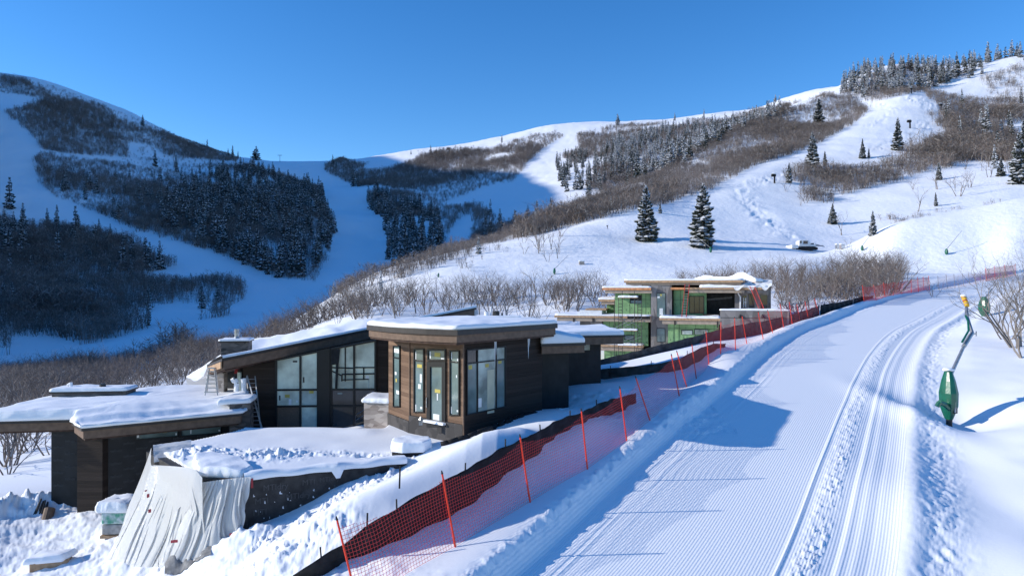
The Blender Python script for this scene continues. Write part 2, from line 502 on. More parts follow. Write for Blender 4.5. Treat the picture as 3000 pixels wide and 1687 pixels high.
# far part on a coarse lattice, then refined
cu = np.concatenate([np.linspace(-4500, -60, 40)[:-1], np.arange(-60, 3064, 12.0), np.linspace(3064, 6000, 30)[1:]])
cd = np.exp(np.linspace(math.log(40.0), math.log(2600.0), 300))
CU, CD = np.meshgrid(cu, cd)
CT = far_tan(CU, CD)


def bilerp(xs, ys, T, x, y):
    i = np.clip(np.searchsorted(xs, x) - 1, 0, len(xs) - 2)
    j = np.clip(np.searchsorted(ys, y) - 1, 0, len(ys) - 2)
    fx = np.clip((x - xs[i]) / (xs[i + 1] - xs[i]), 0, 1)
    fy = np.clip((y - ys[j]) / (ys[j + 1] - ys[j]), 0, 1)
    return (T[j, i] * (1 - fx) + T[j, i + 1] * fx) * (1 - fy) + (T[j + 1, i] * (1 - fx) + T[j + 1, i + 1] * fx) * fy


SHADE_RIDGE = smooth_curve([60, 115, 140, 170, 200, 250, 300, 350, 400, 450, 520, 590, 700, 800, 950, 1200, 1600, 2600],
                     [-300, -120, -45, -22, -15, -5, 6, 20, 38, 58, 82, 105, 126, 146, 132, 150, 60, -700])


def far_height(X, Y, detail=True):
    U = CX + X / Y * F
    z = bilerp(cu, np.log(cd), CT, U, np.log(Y)) * Y
    # unseen ridge added beyond the left edge, crest shaped so its shadow covers the valley
    xc = -1.38 * Y - 10
    crest = SHADE_RIDGE(Y) + xc * -math.tan(SUN_EL)
    zr = crest - np.where(X > xc, 0.72, 0.5) * np.sqrt((X - xc) ** 2 + 100) + 7
    z = np.where(X < -0.76 * Y, np.maximum(z, zr), z)
    if detail:
        amp = sstep(120, 300, Y)
        z = z + amp * (2.2 * fbm(X * 0.018, Y * 0.018, 4, 71) + 0.5 * fbm(X * 0.11, Y * 0.11, 3, 72)) * np.clip(Y / 500, 0.25, 1.2)
        mid = sstep(55, 80, Y) * (1 - sstep(200, 300, Y))
        z = z + mid * (0.5 * fbm(X * 0.06, Y * 0.06, 3, 73) + 0.05 * fbm(X * 0.5, Y * 0.5, 3, 74))
    return z


UU, DD = np.meshgrid(uc, rows)
XX = (UU - CX) / F * DD
nn = int(np.searchsorted(rows, 92.0))
nc = int(np.searchsorted(rows, 52.0))
ZZ = np.empty_like(XX)
ZZ[nc:] = far_height(XX[nc:], DD[nc:])
# near base on a coarse lattice (then features at full detail)
gx = np.concatenate([np.linspace(-210, -32, 60)[:-1], np.arange(-32, 75, 0.5), np.linspace(75, 215, 50)])
gy = np.arange(8.5, 94, 0.5)
GX, GY = np.meshgrid(gx, gy)
GZ = rbf_eval(NP[:, :2] / 10.0, Nw, 0.12, np.stack([GX, GY], -1).reshape(-1, 2) / 10.0).reshape(GX.shape)
zn = near_features(XX[:nn], DD[:nn], bilerp(gx, gy, GZ, XX[:nn], DD[:nn]))
b = sstep(52, 90, DD[nc:nn])
on_run = (run_q(XX[nc:nn], DD[nc:nn]) > -0.6) & (run_q(XX[nc:nn], DD[nc:nn]) < 1.3)
bl = b * ZZ[nc:nn] + (1 - b) * zn[nc:nn]
ZZ[nc:nn] = bl
ZZ[:nc] = zn[:nc]
# keep the run itself exact to its end
sel = slice(nc, int(np.searchsorted(rows, 135.0)))
Xs, Ys = XX[sel], DD[sel]
qs = run_q(Xs, Ys)
dl_, dr_ = (Xs - run_l(Ys)) * 0.8, (Xs - run_r(Ys)) * 0.8
kk = sstep(-5.0, -0.6, dl_) * (1 - sstep(0.4, 5.0, dr_)) * (1 - sstep(112, 130, Ys))
zx = near_features(Xs, Ys, ZZ[sel])
ZZ[sel] = ZZ[sel] * (1 - kk) + zx * kk


def ground(x, y):
    """height of the finished ground at a place"""
    u = CX + x / y * F
    return float(bilerp(uc, np.log(rows), ZZ, np.array([u]), np.array([math.log(y)]))[0])


def ground_v(x, y):
    return bilerp(uc, np.log(rows), ZZ, CX + x / y * F, np.log(y))


# powder skied up beside the big run: curling tracks and trampled edges
vv0 = CY - ZZ / DD * F


def plan_at(u, v, dmin=120.0):
    i = int(np.clip(np.searchsorted(uc, u), 0, NU - 1))
    j0 = int(np.searchsorted(rows, dmin))
    hit = np.nonzero(vv0[j0:, i] <= v)[0]
    D = float(rows[j0 + (int(hit[0]) if len(hit) else 0)])
    return ((u - CX) / F * D, D)


r0_, r1_ = int(np.searchsorted(rows, 180.0)), int(np.searchsorted(rows, 720.0))
tx, ty = XX[r0_:r1_], DD[r0_:r1_]
for pl, wd, amp in (([(2300, 690), (2255, 655), (2215, 620), (2185, 585), (2180, 560), (2210, 535), (2265, 520), (2330, 505), (2400, 480)], 4.5, .55),
                    ([(2660, 280), (2700, 300), (2750, 330), (2790, 350)], 9, .8), ([(2720, 350), (2680, 385), (2620, 410), (2560, 440)], 5, .5),
                    ([(2560, 300), (2620, 320), (2600, 345), (2540, 375)], 4, .5), ([(1960, 585), (2000, 600), (2030, 615)], 3, .4)):
    P_ = [plan_at(*q) for q in pl]
    dd_, al_ = seg_dist(tx, ty, P_)
    mk = np.exp(-(dd_ / wd) ** 4)
    ZZ[r0_:r1_] += mk * amp * (1.6 * fbm(tx * .33 + 2 * np.sin(al_ * .12), ty * .2, 3, 83) - .1)
# combed lanes on the big run
VV = CY - ZZ / DD * F                                  # picture row of each ground point
vis = VV <= np.minimum.accumulate(VV, axis=0) + 1e-6

P3 = np.stack([XX, DD, ZZ], -1).reshape(-1, 3)
idx = np.arange(NU * ND).reshape(ND, NU)
quads = np.stack([idx[:-1, :-1], idx[:-1, 1:], idx[1:, 1:], idx[1:, :-1]], -1)
cXX, cDD = (XX[:-1, :-1] + XX[1:, 1:]) / 2, (DD[:-1, :-1] + DD[1:, 1:]) / 2
cq = run_q(cXX, cDD)
m_run = (cq > -0.02) & (cq < 1.03) & (cDD < 126)
m_near = (cDD < 132) & ~m_run
m_far = ~(m_run | m_near)


def ground_part(name, mask, material):
    qd = quads[mask]
    used, inv = np.unique(qd, return_inverse=True)
    me = np_mesh(name, P3[used], inv.reshape(-1, 4), True, [material])
    o = link(name, me)
    tag(o, kind='structure')
    return o, used


run_obj, run_used = ground_part('ski_run', m_run, M['run_snow'])
cx_, cy_ = P3[run_used, 0], P3[run_used, 1]
comb = (cx_ - (run_l(cy_) + run_r(cy_)) / 2) * 0.80
ca = run_obj.data.attributes.new('comb', 'FLOAT', 'POINT')
ca.data.foreach_set('value', comb.astype(np.float32))
ground_part('snow_ground', m_near, M['snow'])
ground_part('mountain_slopes', m_far, M['hill_snow'])
# ------------------------------------------------------------------ trees
M['needles'] = mat('needles', (0.040, 0.050, 0.038), 0.7, 0.45, 1.5)
M['needle_snow'] = mat('needle_snow', (0.72, 0.74, 0.78), 0.8, 0.08, 2.0)
M['bark'] = mat('bark', (0.085, 0.066, 0.055), 0.85, 0.3, 4.0)
M['bark_grey'] = mat('bark_grey', (0.20, 0.175, 0.155), 0.85, 0.25, 4.0)
M['twig'] = mat('twig', (0.17, 0.135, 0.115), 0.85, 0.35, 0.35)
M['frost_twig'] = mat('frost_twig', (0.34, 0.32, 0.31), 0.85, 0.2, 0.2)
M['twig_dark'] = mat('twig_dark', (0.165, 0.132, 0.114), 0.85, 0.35, 0.05)


def conifer(seed, width, layers, blades, snow, ragged=0.25, bare=0.06):
    """unit-height crown: whorls of drooping sprays that thin to a leader; returns verts, tris, material index"""
    g = np.random.default_rng(seed)
    V, T, I = [], [], []

    def tri_fan(b, l, t, r, mi):
        n = len(V)
        V.extend([b, l, t, r])
        T.extend([(n, n + 1, n + 2), (n, n + 2, n + 3)])
        I.extend([mi, mi])
    for k in range(layers):
        h = bare + (1 - bare) * (max(0, k + g.uniform(-.3, .3)) / layers) ** 0.92
        h = min(max(h, bare), 0.985)
        Lmax = width * ((1 - h) ** 0.68) * (0.70 + 0.30 * min(1, (h - bare) / 0.16 + 0.2)) * (0.85 + .3 * g.random()) + 0.010
        nb = max(3, int(blades * (0.5 + 0.5 * (1 - h))))
        a0 = g.uniform(0, 6.28)
        for j in range(nb):
            if g.random() < 0.10:
                continue
            a = a0 + 6.283 * j / nb + g.uniform(-.3, .3)
            L = Lmax * g.uniform(1 - 2 * ragged, 1 + ragged * 0.6)
            dz = -L * g.uniform(.18, .55) + 0.05 * h
            ca, sa = math.cos(a), math.sin(a)
            wd = L * g.uniform(.22, .36) + 0.008
            z = h + g.uniform(-.012, .012)
            m1 = 0.6
            b = np.array([0, 0, z])
            t = np.array([ca * L, sa * L, z + dz])
            mid = np.array([ca * L * m1, sa * L * m1, z + dz * m1 * 0.7])
            s = np.array([-sa, ca, 0]) * wd
            dn = np.array([0, 0, -0.018 - 0.12 * L])
            tri_fan(b, mid - s + dn, t, mid + s + dn, 1 if g.random() < snow * snow * .42 else 0)
            # hanging under-spray
            n = len(V)
            V.extend([mid * 0.9 + np.array([0, 0, z * 0.1]), t * 0.97 + np.array([0, 0, z * .03 - 0.02]), mid + np.array([0, 0, -0.03 - 0.3 * L])])
            T.append((n, n + 1, n + 2))
            I.append(0)
            if g.random() < snow:
                up = np.array([0, 0, 0.008])
                f = g.uniform(.55, .9)
                c = b * .12 + mid * .5 + t * .38
                pts = [c + (p - c) * f + up for p in (b, mid - s + dn, t, mid + s + dn)]
                tri_fan(*pts, 1)
    return np.array(V), np.array(T), np.array(I)


def trunk_mesh(name, r, top=1.0):
    V, Fs = [], []
    n = 6
    for k, (h, q) in enumerate(((-0.06, 1.25), (0.15, 1.0), (0.6, 0.55), (top, 0.08))):
        for j in range(n):
            a = 6.283 * j / n
            V.append((math.cos(a) * r * q, math.sin(a) * r * q, h))
    for k in range(3):
        for j in range(n):
            Fs.append((k * n + j, k * n + (j + 1) % n, (k + 1) * n + (j + 1) % n, (k + 1) * n + j))
    return np_mesh(name, V, Fs, True, [M['bark']])


CM = [M['needles'], M['needle_snow']]
hero_data = [conifer(100 + i, w, 40 + 3 * i, 12 + i % 3, s, .26 + .03 * i) for i, (w, s) in enumerate(((.20, .95), (.215, .95), (.18, .9), (.235, .85), (.19, 1.0)))]
hero_me = [np_mesh('crown', v, t, False, CM, i) for v, t, i in hero_data]
far_par = [(.18, .6), (.16, .5), (.21, .65), (.14, .5), (.18, 1.15), (.16, 1.3), (.20, 1.2), (.145, 1.1)]
far_data = [conifer(200 + i, w, 20, 8, s, .3, .04) for i, (w, s) in enumerate(far_par)]
far_me = [np_mesh('crown', v, t, False, CM, i) for v, t, i in far_data]
trunk_hero = trunk_mesh('trunk', .014)
trunk_far = trunk_mesh('trunk', .016)


def place_at(u, v, dmin=62.0):
    """first ground point along the line of sight through (u, v)"""
    i = int(np.clip(np.searchsorted(uc, u), 0, NU - 1))
    j0 = int(np.searchsorted(rows, dmin))
    hit = np.nonzero(VV[j0:, i] <= v)[0]
    j = j0 + (int(hit[0]) if len(hit) else int(np.argmin(VV[j0:, i])))
    D = float(rows[j])
    x = (u - CX) / F * D
    return x, D, ground(x, D)


def make_conifer(x, y, z, H, mi, hero, label, group=None, wid=1.0):
    o = empty('pine_tree', (x, y, z - 0.1), label, 'tree', group, random.uniform(0, 6.28))
    o.rotation_euler = (random.uniform(-.025, .025), random.uniform(-.025, .025), random.uniform(0, 6.28))
    o.scale = (H * wid, H * wid, H)
    if hero:
        mi = random.choice((mi, mi, 3, 4)) if H < 14 else mi
    c = link('crown', hero_me[mi] if hero else far_me[mi], o)
    t = link('trunk', trunk_hero if hero else trunk_far, o)
    return o


# conifers one can name: (u, base v, height px, mesh, hero, label, width)
SOLO = [
    (1893, 707, 162, 0, 1, 'tall snow-dusted conifer on the sunny bench, left one of the two big ones', 1.3),
    (2056, 725, 182, 1, 1, 'tallest snow-dusted conifer on the sunny bench, right one of the two big ones', 1.25),
    (1934, 627, 34, 2, 1, 'tiny conifer on the snow between the two big bench conifers', 1),
    (2381, 495, 102, 0, 1, 'big dark conifer standing at the edge of the upper right ski run', 1.15),
    (2417, 487, 42, 2, 1, 'small conifer close beside the big dark one at the ski run edge', 1),
    (2311, 538, 58, 1, 1, 'slim frosted conifer beside the dark snow gun on the right ski run', .9),
    (2398, 368, 76, 2, 1, 'frosted conifer standing in the brush left of the upper right ski run', 1.4),
    (2629, 442, 96, 0, 1, 'snowy conifer at the lower edge of the upper right ski run bend', 1.0),
    (2527, 465, 58, 1, 1, 'narrow conifer on the run edge, downhill of the snowy one at the bend', .8),
    (2545, 466, 30, 2, 1, 'very small conifer touching the narrow one at the run edge', .8),
    (2439, 657, 60, 2, 1, 'sparse young conifer at the foot of the right hillside, left of the forked bare tree', 1.1),
    (2557, 689, 72, 1, 1, 'dark slender conifer at the foot of the right hillside beside the snow mound', .95),
    (2742, 606, 40, 2, 1, 'little lone conifer on the open snow of the right hillside', .9),
    (2751, 530, 52, 1, 1, 'thin conifer among bare trunks on the right hillside', .8),
    (2914, 495, 72, 4, 0, 'frosted conifer on the right hillside above the brush line', .9),
    (2932, 518, 54, 2, 1, 'bushy conifer low on the right hillside near the picture edge', 1.1),
    (2984, 542, 150, 1, 1, 'tall frosted conifer at the right edge of the hillside', 1.0),
    (2996, 470, 120, 0, 1, 'tall conifer behind the frosted one at the right hillside edge', .9),
    (2891, 412, 98, 4, 0, 'large frosted conifer in the brown brush of the right hillside', 1.1),
    (2818, 320, 60, 1, 0, 'slim conifer in the brush right of the upper ski run bend', .8),
    (418, 373, 33, 0, 0, 'lone conifer on the bare snowy shoulder of the left mountain', 1.3),
    (750, 470, 42, 2, 0, 'wide twin-topped conifer alone on the saddle skyline', 1.9),
    (524, 420, 20, 1, 0, 'small conifer on the left skyline above the brush', 1),
    (607, 440, 30, 1, 0, 'pointed conifer on the left skyline where the slope flattens', 1),
    (668, 464, 28, 0, 0, 'first conifer of the skyline trio left of the saddle', 1),
    (682, 467, 40, 1, 0, 'tallest conifer of the skyline trio left of the saddle', 1.1),
    (697, 468, 24, 1, 0, 'last and lowest conifer of the skyline trio left of the saddle', 1),
    (975, 492, 36, 1, 0, 'dark conifer at the upper right edge of the shaded ski run', 1),
    (985, 494, 24, 1, 0, 'shorter conifer paired with the dark one at the shaded run top', 1),
    (1035, 547, 68, 1, 0, 'tall dark conifer among leafless trees right of the shaded run', .9),
    (1050, 548, 46, 1, 0, 'second dark conifer among leafless trees right of the shaded run', .9),
    (1262, 452, 24, 0, 0, 'conifer on the middle skyline left of the small hut', 1.1),
    (1204, 453, 14, 0, 0, 'tiny conifer farther left on the middle skyline', 1.1),
    (1470, 418, 24, 4, 0, 'conifer on the middle skyline right of the small hut', 1),
    (1810, 369, 34, 4, 0, 'wide conifer on the summit skyline right of the central run', 1.6),
    (1977, 355, 24, 4, 0, 'slim frosted conifer on the right skyline', 1),
    (2062, 350, 30, 5, 0, 'pointed frosted conifer on the right skyline', 1),
    (2272, 300, 24, 4, 0, 'white conifer alone on the bare skyline of the right ridge', 1.2),
    (27, 612, 95, 0, 0, 'large conifer at the left edge below the shaded run', 1.1),
    (222, 697, 96, 0, 0, 'tallest conifer poking across the left shaded run', 1.0),
    (165, 668, 66, 1, 0, 'conifer left of the tallest one by the left shaded run', 1),
    (139, 662, 50, 2, 0, 'smaller conifer at the lower edge of the left shaded run', 1),
    (290, 692, 52, 1, 0, 'pointed conifer right of the tallest one by the left shaded run', 1),
    (322, 697, 40, 0, 0, 'lone conifer breaking the lower edge of the left shaded run', 1),
    (422, 737, 44, 1, 0, 'dark conifer at the narrowing of the left shaded run', .9),
    (455, 489, 48, 0, 0, 'conifer on the snowy bench across the left mountain', 1.2),
    (515, 492, 36, 0, 0, 'shorter conifer on the snowy bench across the left mountain', 1),
    (1116, 853, 62, 4, 0, 'snowy conifer at the head of the near brush ridge, above the house', .9),
    (1175, 806, 36, 5, 0, 'small snow-laden conifer on the near brush ridge', 1.1),
    (1402, 744, 54, 6, 0, 'snow-laden conifer on the crest of the near brush ridge', 1.1),
    (977, 869, 46, 4, 0, 'conifer at the bottom of the shaded run, beside the brush ridge', .9),
    (1754, 630, 35, 1, 0, 'dark little conifer in the brush left of the big bench conifers', 1.1),
    (1790, 617, 42, 4, 0, 'frosted conifer in the brush left of the big bench conifers', 1),
]
for u, v, hp, mi, hero, lab, wid in SOLO:
    x, y, z = place_at(u, v)
    make_conifer(x, y, z, hp / F * y, mi, hero, lab, None, wid)

cum = np.vstack([np.full((1, NU), 1e9), np.minimum.accumulate(VV, axis=0)[:-1]])
hidden_by = VV - cum                                    # rows below the nearest crest in front
cell_area = np.gradient(XX, axis=1) * np.gradient(DD, axis=0)


def scatter(poly, n, dmin, dmax, seed, hide=22, mind=0.0):
    """n ground points spread evenly (by area on the ground) inside a region of the slopes"""
    g = np.random.default_rng(seed)
    m = in_poly(UU, VV, poly) & (DD > dmin) & (DD < dmax) & (hidden_by < hide)
    id_ = np.nonzero(m.ravel())[0]
    if len(id_) == 0:
        return np.zeros((0, 3))
    p = np.abs(cell_area.ravel()[id_])
    k = g.choice(id_, n, p=p / p.sum())
    d = DD.ravel()[k] * np.exp(g.uniform(-.004, .004, n))
    x = (UU.ravel()[k] + g.uniform(-4, 4, n)) / F * d - CX / F * d
    if mind > 0:
        keep, seen = [], {}
        for i in range(n):
            c = (int(x[i] // mind), int(d[i] // mind))
            if any((x[i] - x[j]) ** 2 + (d[i] - d[j]) ** 2 < mind * mind for a in (-1, 0, 1) for b_ in (-1, 0, 1) for j in seen.get((c[0] + a, c[1] + b_), ())):
                continue
            seen.setdefault(c, []).append(i)
            keep.append(i)
        x, d = x[keep], d[keep]
    return np.stack([x, d, ground_v(x, d)], -1)


# conifer stands: (region, count, D range, height range, frosted?, label, group)
STANDS = [
    ([(620, 505), (760, 500), (854, 530), (943, 560), (951, 610), (975, 650), (978, 690), (960, 750), (925, 828), (815, 815), (652, 750), (560, 715), (480, 690), (440, 640), (520, 600), (600, 560)], 520, 300, 1100, (14, 21), 0,
     'dark conifer in the dense shaded stand left of the middle ski run', 'conifers in the shaded stand left of the middle run'),
    ([(330, 500), (620, 505), (600, 560), (480, 640), (400, 670), (330, 640), (240, 600), (180, 560)], 46, 350, 1000, (11, 16), 0,
     'scattered conifer in the brush of the left mountain, above the shaded run', 'conifers scattered in the left mountain brush'),
    ([(0, 640), (60, 660), (130, 680), (300, 705), (420, 750), (520, 790), (520, 830), (300, 800), (0, 760)], 34, 250, 520, (11, 17), 0,
     'conifer rising from the brush under the left shaded run', 'conifers under the left shaded run'),
    ([(0, 760), (520, 830), (690, 850), (690, 900), (540, 960), (300, 1000), (0, 960)], 14, 170, 400, (7, 11), 0,
     'small conifer hidden among bare trees on the lower left slope', 'small conifers on the lower left slope'),
    ([(1075, 570), (1110, 560), (1150, 600), (1200, 600), (1260, 630), (1290, 680), (1310, 720), (1290, 760), (1260, 800), (1200, 810), (1150, 830), (1140, 770), (1115, 690), (1120, 640), (1085, 620)], 180, 300, 1000, (13, 21), 0,
     'dark conifer in the shaded gully stand between the middle ski runs', 'conifers in the gully between the middle runs'),
    ([(1400, 620), (1480, 650), (1640, 640), (1640, 690), (1500, 740), (1420, 760), (1400, 700)], 40, 300, 700, (10, 15), 0,
     'conifer in the shaded hollow behind the brush ridge', 'conifers in the hollow behind the brush ridge'),
    ([(1625, 470), (1690, 450), (1760, 470), (1900, 520), (1880, 540), (1800, 560), (1720, 580), (1640, 560)], 110, 350, 1000, (12, 17), 0,
     'conifer beside the snow patch right of the central sunlit run', 'conifers by the snow patch of the middle mountain'),
    ([(1760, 440), (1850, 400), (1960, 380), (2100, 370), (2250, 340), (2300, 340), (2150, 400), (2000, 490), (1880, 540), (1790, 520)], 460, 420, 1200, (13, 18), 1,
     'frost-white conifer in the sunlit stand on the middle mountain, behind the brush slope', 'frosted conifers of the sunlit middle stand'),
    ([(2460, 262), (2530, 215), (2640, 195), (2760, 205), (2890, 185), (2900, 215), (2800, 240), (2720, 262), (2660, 272), (2560, 285), (2480, 290)], 280, 480, 900, (12, 19), 1,
     'frosted conifer on the wooded ridge top at the upper right', 'frosted conifers on the upper right ridge'),
    ([(2880, 175), (3000, 158), (3060, 150), (3060, 180), (2900, 200)], 14, 500, 800, (14, 22), 1,
     'tall frosted conifer on the highest skyline at the upper right corner', 'conifers on the upper right skyline'),
    ([(2750, 330), (2900, 300), (3000, 300), (3000, 450), (2850, 440), (2740, 420)], 14, 250, 620, (10, 15), 1,
     'frosted conifer among the brown trees of the right hillside', 'frosted conifers of the right hillside'),
]
pool = []
for si, (poly, n, d0, d1, hr, fr, lab, grp) in enumerate(STANDS):
    P = scatter(poly, n, d0, d1, 300 + si, 24, 3.4)
    g = np.random.default_rng(400 + si)
    for x, y, z in P:
        H = g.uniform(*hr) * (0.75 if g.random() < .25 else 1)
        mi = int(g.integers(4, 8)) if (fr and g.random() < .7) else int(g.integers(0, 4))
        pool.append((H / y, x, y, z, H, mi, lab, grp))
pool.sort(key=lambda t: -t[0])
n_solo = 300 - len(SOLO)
for s_, x, y, z, H, mi, lab, grp in pool[:n_solo]:
    make_conifer(x, y, z, H, mi, 0, lab, grp, random.uniform(.9, 1.25))


def merge_copies(name, protos, mats, items, kind_label, cat):
    """very many copies of a few small shapes joined into one object"""
    Vs, Ts, Is, off = [], [], [], 0
    for pi, (v, t, mi) in enumerate(protos):
        it = np.array([q[1:] for q in items if q[0] == pi])
        if len(it) == 0:
            continue
        n = len(it)
        x, y, z, sx, sz, a = it.T
        ca, sa = np.cos(a)[:, None], np.sin(a)[:, None]
        vx, vy, vz = v[:, 0][None], v[:, 1][None], v[:, 2][None]
        PX = x[:, None] + (vx * ca - vy * sa) * sx[:, None]
        PY = y[:, None] + (vx * sa + vy * ca) * sx[:, None]
        PZ = z[:, None] + vz * sz[:, None]
        Vs.append(np.stack([PX, PY, PZ], -1).reshape(-1, 3))
        Ts.append((t[None] + (np.arange(n) * len(v))[:, None, None]).reshape(-1, 3) + off)
        Is.append(np.tile(mi, n))
        off += n * len(v)
    me = np_mesh(name, np.concatenate(Vs), np.concatenate(Ts), False, mats, np.concatenate(Is))
    o = link(name, me)
    tag(o, kind_label, cat, None, 'stuff')
    return o


merge_copies('distant_conifers', far_data, CM, [(mi, x, y, z - .1, H * random.uniform(.95, 1.2), H, random.uniform(0, 6.28)) for s_, x, y, z, H, mi, l_, g_ in pool[n_solo:]],
             'far snow-dusted conifers spread over the mountain slopes', 'trees')


# leafless thickets: thin slivers of stems and twigs
def thicket(seed, stems, twigs, spread, thick):
    g = np.random.default_rng(seed)
    V, T, I = [], [], []

    def sliver(p, q, w):
        d = q - p
        s = np.cross(d, g.normal(size=3))
        s = s / (np.linalg.norm(s) + 1e-9) * w
        n = len(V)
        V.extend([p - s, p + s, q])
        T.append((n, n + 1, n + 2))
        I.append(1 if g.random() < .16 else 0)
    for k in range(stems):
        b = np.array([g.normal() * .16, g.normal() * .16, -0.03])
        h = g.uniform(.6, 1.0)
        t = b + np.array([g.normal() * spread, g.normal() * spread, h])
        sliver(b, t, thick * 1.5)
        for j in range(twigs):
            f = g.uniform(.3, .95)
            p = b + (t - b) * f
            q = p + np.array([g.normal() * .17, g.normal() * .17, g.uniform(.06, .34)]) * (1.15 - .5 * f)
            sliver(p, q, thick)
    return np.array(V), np.array(T), np.array(I)


th_data = [thicket(500 + i, 6, 9, .16, .0085) for i in range(6)]
BRUSH = [
    # region, density per square metre, D range, height range, how much noise gaps
    ([(0, 220), (78, 240), (186, 290), (310, 312), (350, 355), (411, 371), (516, 402), (621, 433), (700, 464), (690, 474), (620, 470), (500, 462), (440, 425), (373, 417), (380, 464), (200, 452), (124, 440), (85, 386), (35, 347), (0, 316)], .085, 500, 1100, (3.5, 6.5), -.16),
    ([(0, 240), (120, 245), (330, 320), (420, 356), (560, 418), (300, 330), (60, 330), (0, 320)], .03, 600, 1100, (1.5, 3.0), .0),
    ([(430, 420), (560, 450), (660, 470), (600, 495), (430, 490), (330, 478)], .02, 600, 1100, (2.5, 5), .1),
    ([(101, 472), (125, 452), (200, 464), (330, 476), (427, 492), (543, 491), (620, 480), (700, 490), (757, 497), (854, 525), (943, 558), (951, 608), (975, 650), (978, 690), (960, 750), (925, 826), (815, 816), (652, 750), (543, 714), (388, 672), (311, 637), (217, 598), (163, 578), (116, 539)], .085, 300, 1100, (3.5, 6.5), -.3),
    ([(0, 640), (60, 660), (140, 664), (330, 698), (420, 740), (520, 780), (640, 812), (712, 832), (716, 870), (695, 907), (637, 931), (551, 939), (543, 974), (505, 989), (388, 1016), (322, 1028), (248, 1010), (210, 993), (136, 985), (58, 989), (0, 1043)], .12, 130, 560, (4, 7.5), -.26),
    ([(60, 590), (120, 620), (110, 640), (60, 640)], .04, 300, 700, (3, 5), 0),
    ([(950, 485), (1000, 468), (1060, 480), (1180, 466), (1300, 452), (1440, 442), (1500, 418), (1560, 398), (1640, 388), (1652, 400), (1590, 436), (1560, 462), (1530, 500), (1500, 540), (1460, 580), (1430, 598), (1370, 602), (1260, 592), (1240, 562), (1130, 550), (1060, 552), (1000, 528), (955, 505)], .06, 450, 1500, (4, 8), 0),
    ([(1075, 565), (1130, 560), (1240, 570), (1300, 600), (1420, 605), (1360, 640), (1330, 650), (1300, 720), (1270, 800), (1180, 820), (1110, 700), (1110, 640)], .05, 300, 1000, (4, 7), 0),
    ([(1690, 396), (1794, 369), (1988, 358), (2182, 332), (2376, 292), (2440, 270), (2350, 320), (2150, 400), (2000, 480), (1880, 530), (1800, 566), (1640, 640), (1560, 650), (1580, 610), (1640, 570), (1760, 520), (1640, 460), (1700, 440)], .055, 350, 1250, (4, 7), -.02),
    ([(1390, 610), (1470, 640), (1640, 620), (1640, 690), (1500, 760), (1400, 790), (1380, 700)], .07, 280, 700, (4, 6.5), -.05),
    # sunlit brush slope along the big run
    ([(1500, 700), (1650, 628), (1800, 562), (2000, 468), (2150, 392), (2300, 330), (2420, 282), (2500, 290), (2540, 330), (2500, 365), (2400, 420), (2330, 450), (2200, 490), (2080, 560), (1980, 590), (1880, 615), (1700, 655), (1560, 692)], .16, 220, 760, (3.0, 5.8), -.06),
    ([(2700, 262), (2800, 285), (3000, 300), (3000, 420), (2850, 440), (2780, 400), (2760, 340)], .085, 230, 700, (4, 7), -.03),
    ([(2680, 420), (2850, 420), (3000, 430), (3000, 470), (2800, 480), (2600, 500), (2480, 530), (2440, 520), (2600, 470)], .05, 230, 450, (4, 6.5), -.02),
    ([(2880, 230), (3000, 190), (3000, 290), (2900, 280)], .04, 400, 800, (4, 6), .05),
    ([(2270, 560), (2310, 500), (2440, 505), (2600, 485), (2700, 440), (2800, 400), (2850, 430), (3000, 420), (3000, 475), (2850, 480), (2700, 505), (2640, 535), (2500, 560), (2420, 600), (2300, 605)], .12, 220, 460, (4.5, 7.5), -.12),
    ([(2660, 290), (2700, 300), (2800, 345), (2860, 430), (2790, 420), (2760, 380)], .06, 300, 640, (4, 6), -.1),
    ([(0, 1030), (200, 1010), (520, 1000), (560, 1060), (300, 1120), (0, 1160)], .12, 62, 170, (3.5, 6), -.2),
    ([(2440, 290), (2540, 232), (2660, 200), (2800, 215), (2890, 200), (2780, 250), (2690, 272), (2560, 300)], .06, 420, 900, (4, 7), -.2),
    # crest of the near brush ridge
    ([(960, 872), (1000, 850), (1100, 800), (1200, 776), (1350, 728), (1500, 682), (1560, 680), (1500, 712), (1360, 755), (1210, 806), (1110, 830), (1010, 880)], .16, 140, 320, (2.2, 4.2), -.04),
    ([(1110, 835), (1300, 780), (1480, 720), (1520, 720), (1400, 790), (1250, 830), (1130, 870)], .03, 120, 260, (1.4, 2.6), .0),
    ([(2550, 640), (2700, 600), (2850, 575), (3000, 545), (3000, 575), (2900, 600), (2750, 628), (2620, 660)], .12, 150, 240, (1.0, 2.2), .0),
    # sunlit valley side at lower left, below the houses
    ([(0, 1010), (250, 1000), (480, 985), (700, 940), (960, 880), (1000, 930), (800, 1030), (560, 1080), (300, 1130), (0, 1180)], .30, 62, 150, (3.5, 6), -.08),
    ([(0, 1160), (150, 1140), (150, 1330), (0, 1420)], .16, 38, 110, (2.5, 4.5), -.05),
    # backs of the leafless bands nearer by
    ([(1000, 900), (1200, 865), (1450, 850), (1700, 850), (1780, 870), (1780, 960), (1500, 980), (1200, 950), (980, 960)], .10, 78, 135, (2.5, 4.5), -.1),
    ([(1980, 835), (2200, 815), (2450, 800), (2640, 795), (2640, 850), (2450, 880), (2300, 880), (2000, 870)], .10, 76, 130, (2.5, 4.2), -.1),
    ([(0, 1140), (300, 1110), (560, 1062), (720, 1030), (700, 1080), (560, 1140), (200, 1175), (150, 1215), (0, 1260)], .22, 48, 112, (2.4, 3.8), -.2),
    ([(2285, 845), (2640, 825), (2640, 866), (2500, 884), (2400, 902), (2300, 935), (2270, 900)], .22, 64, 110, (2.5, 4), -.2),
]
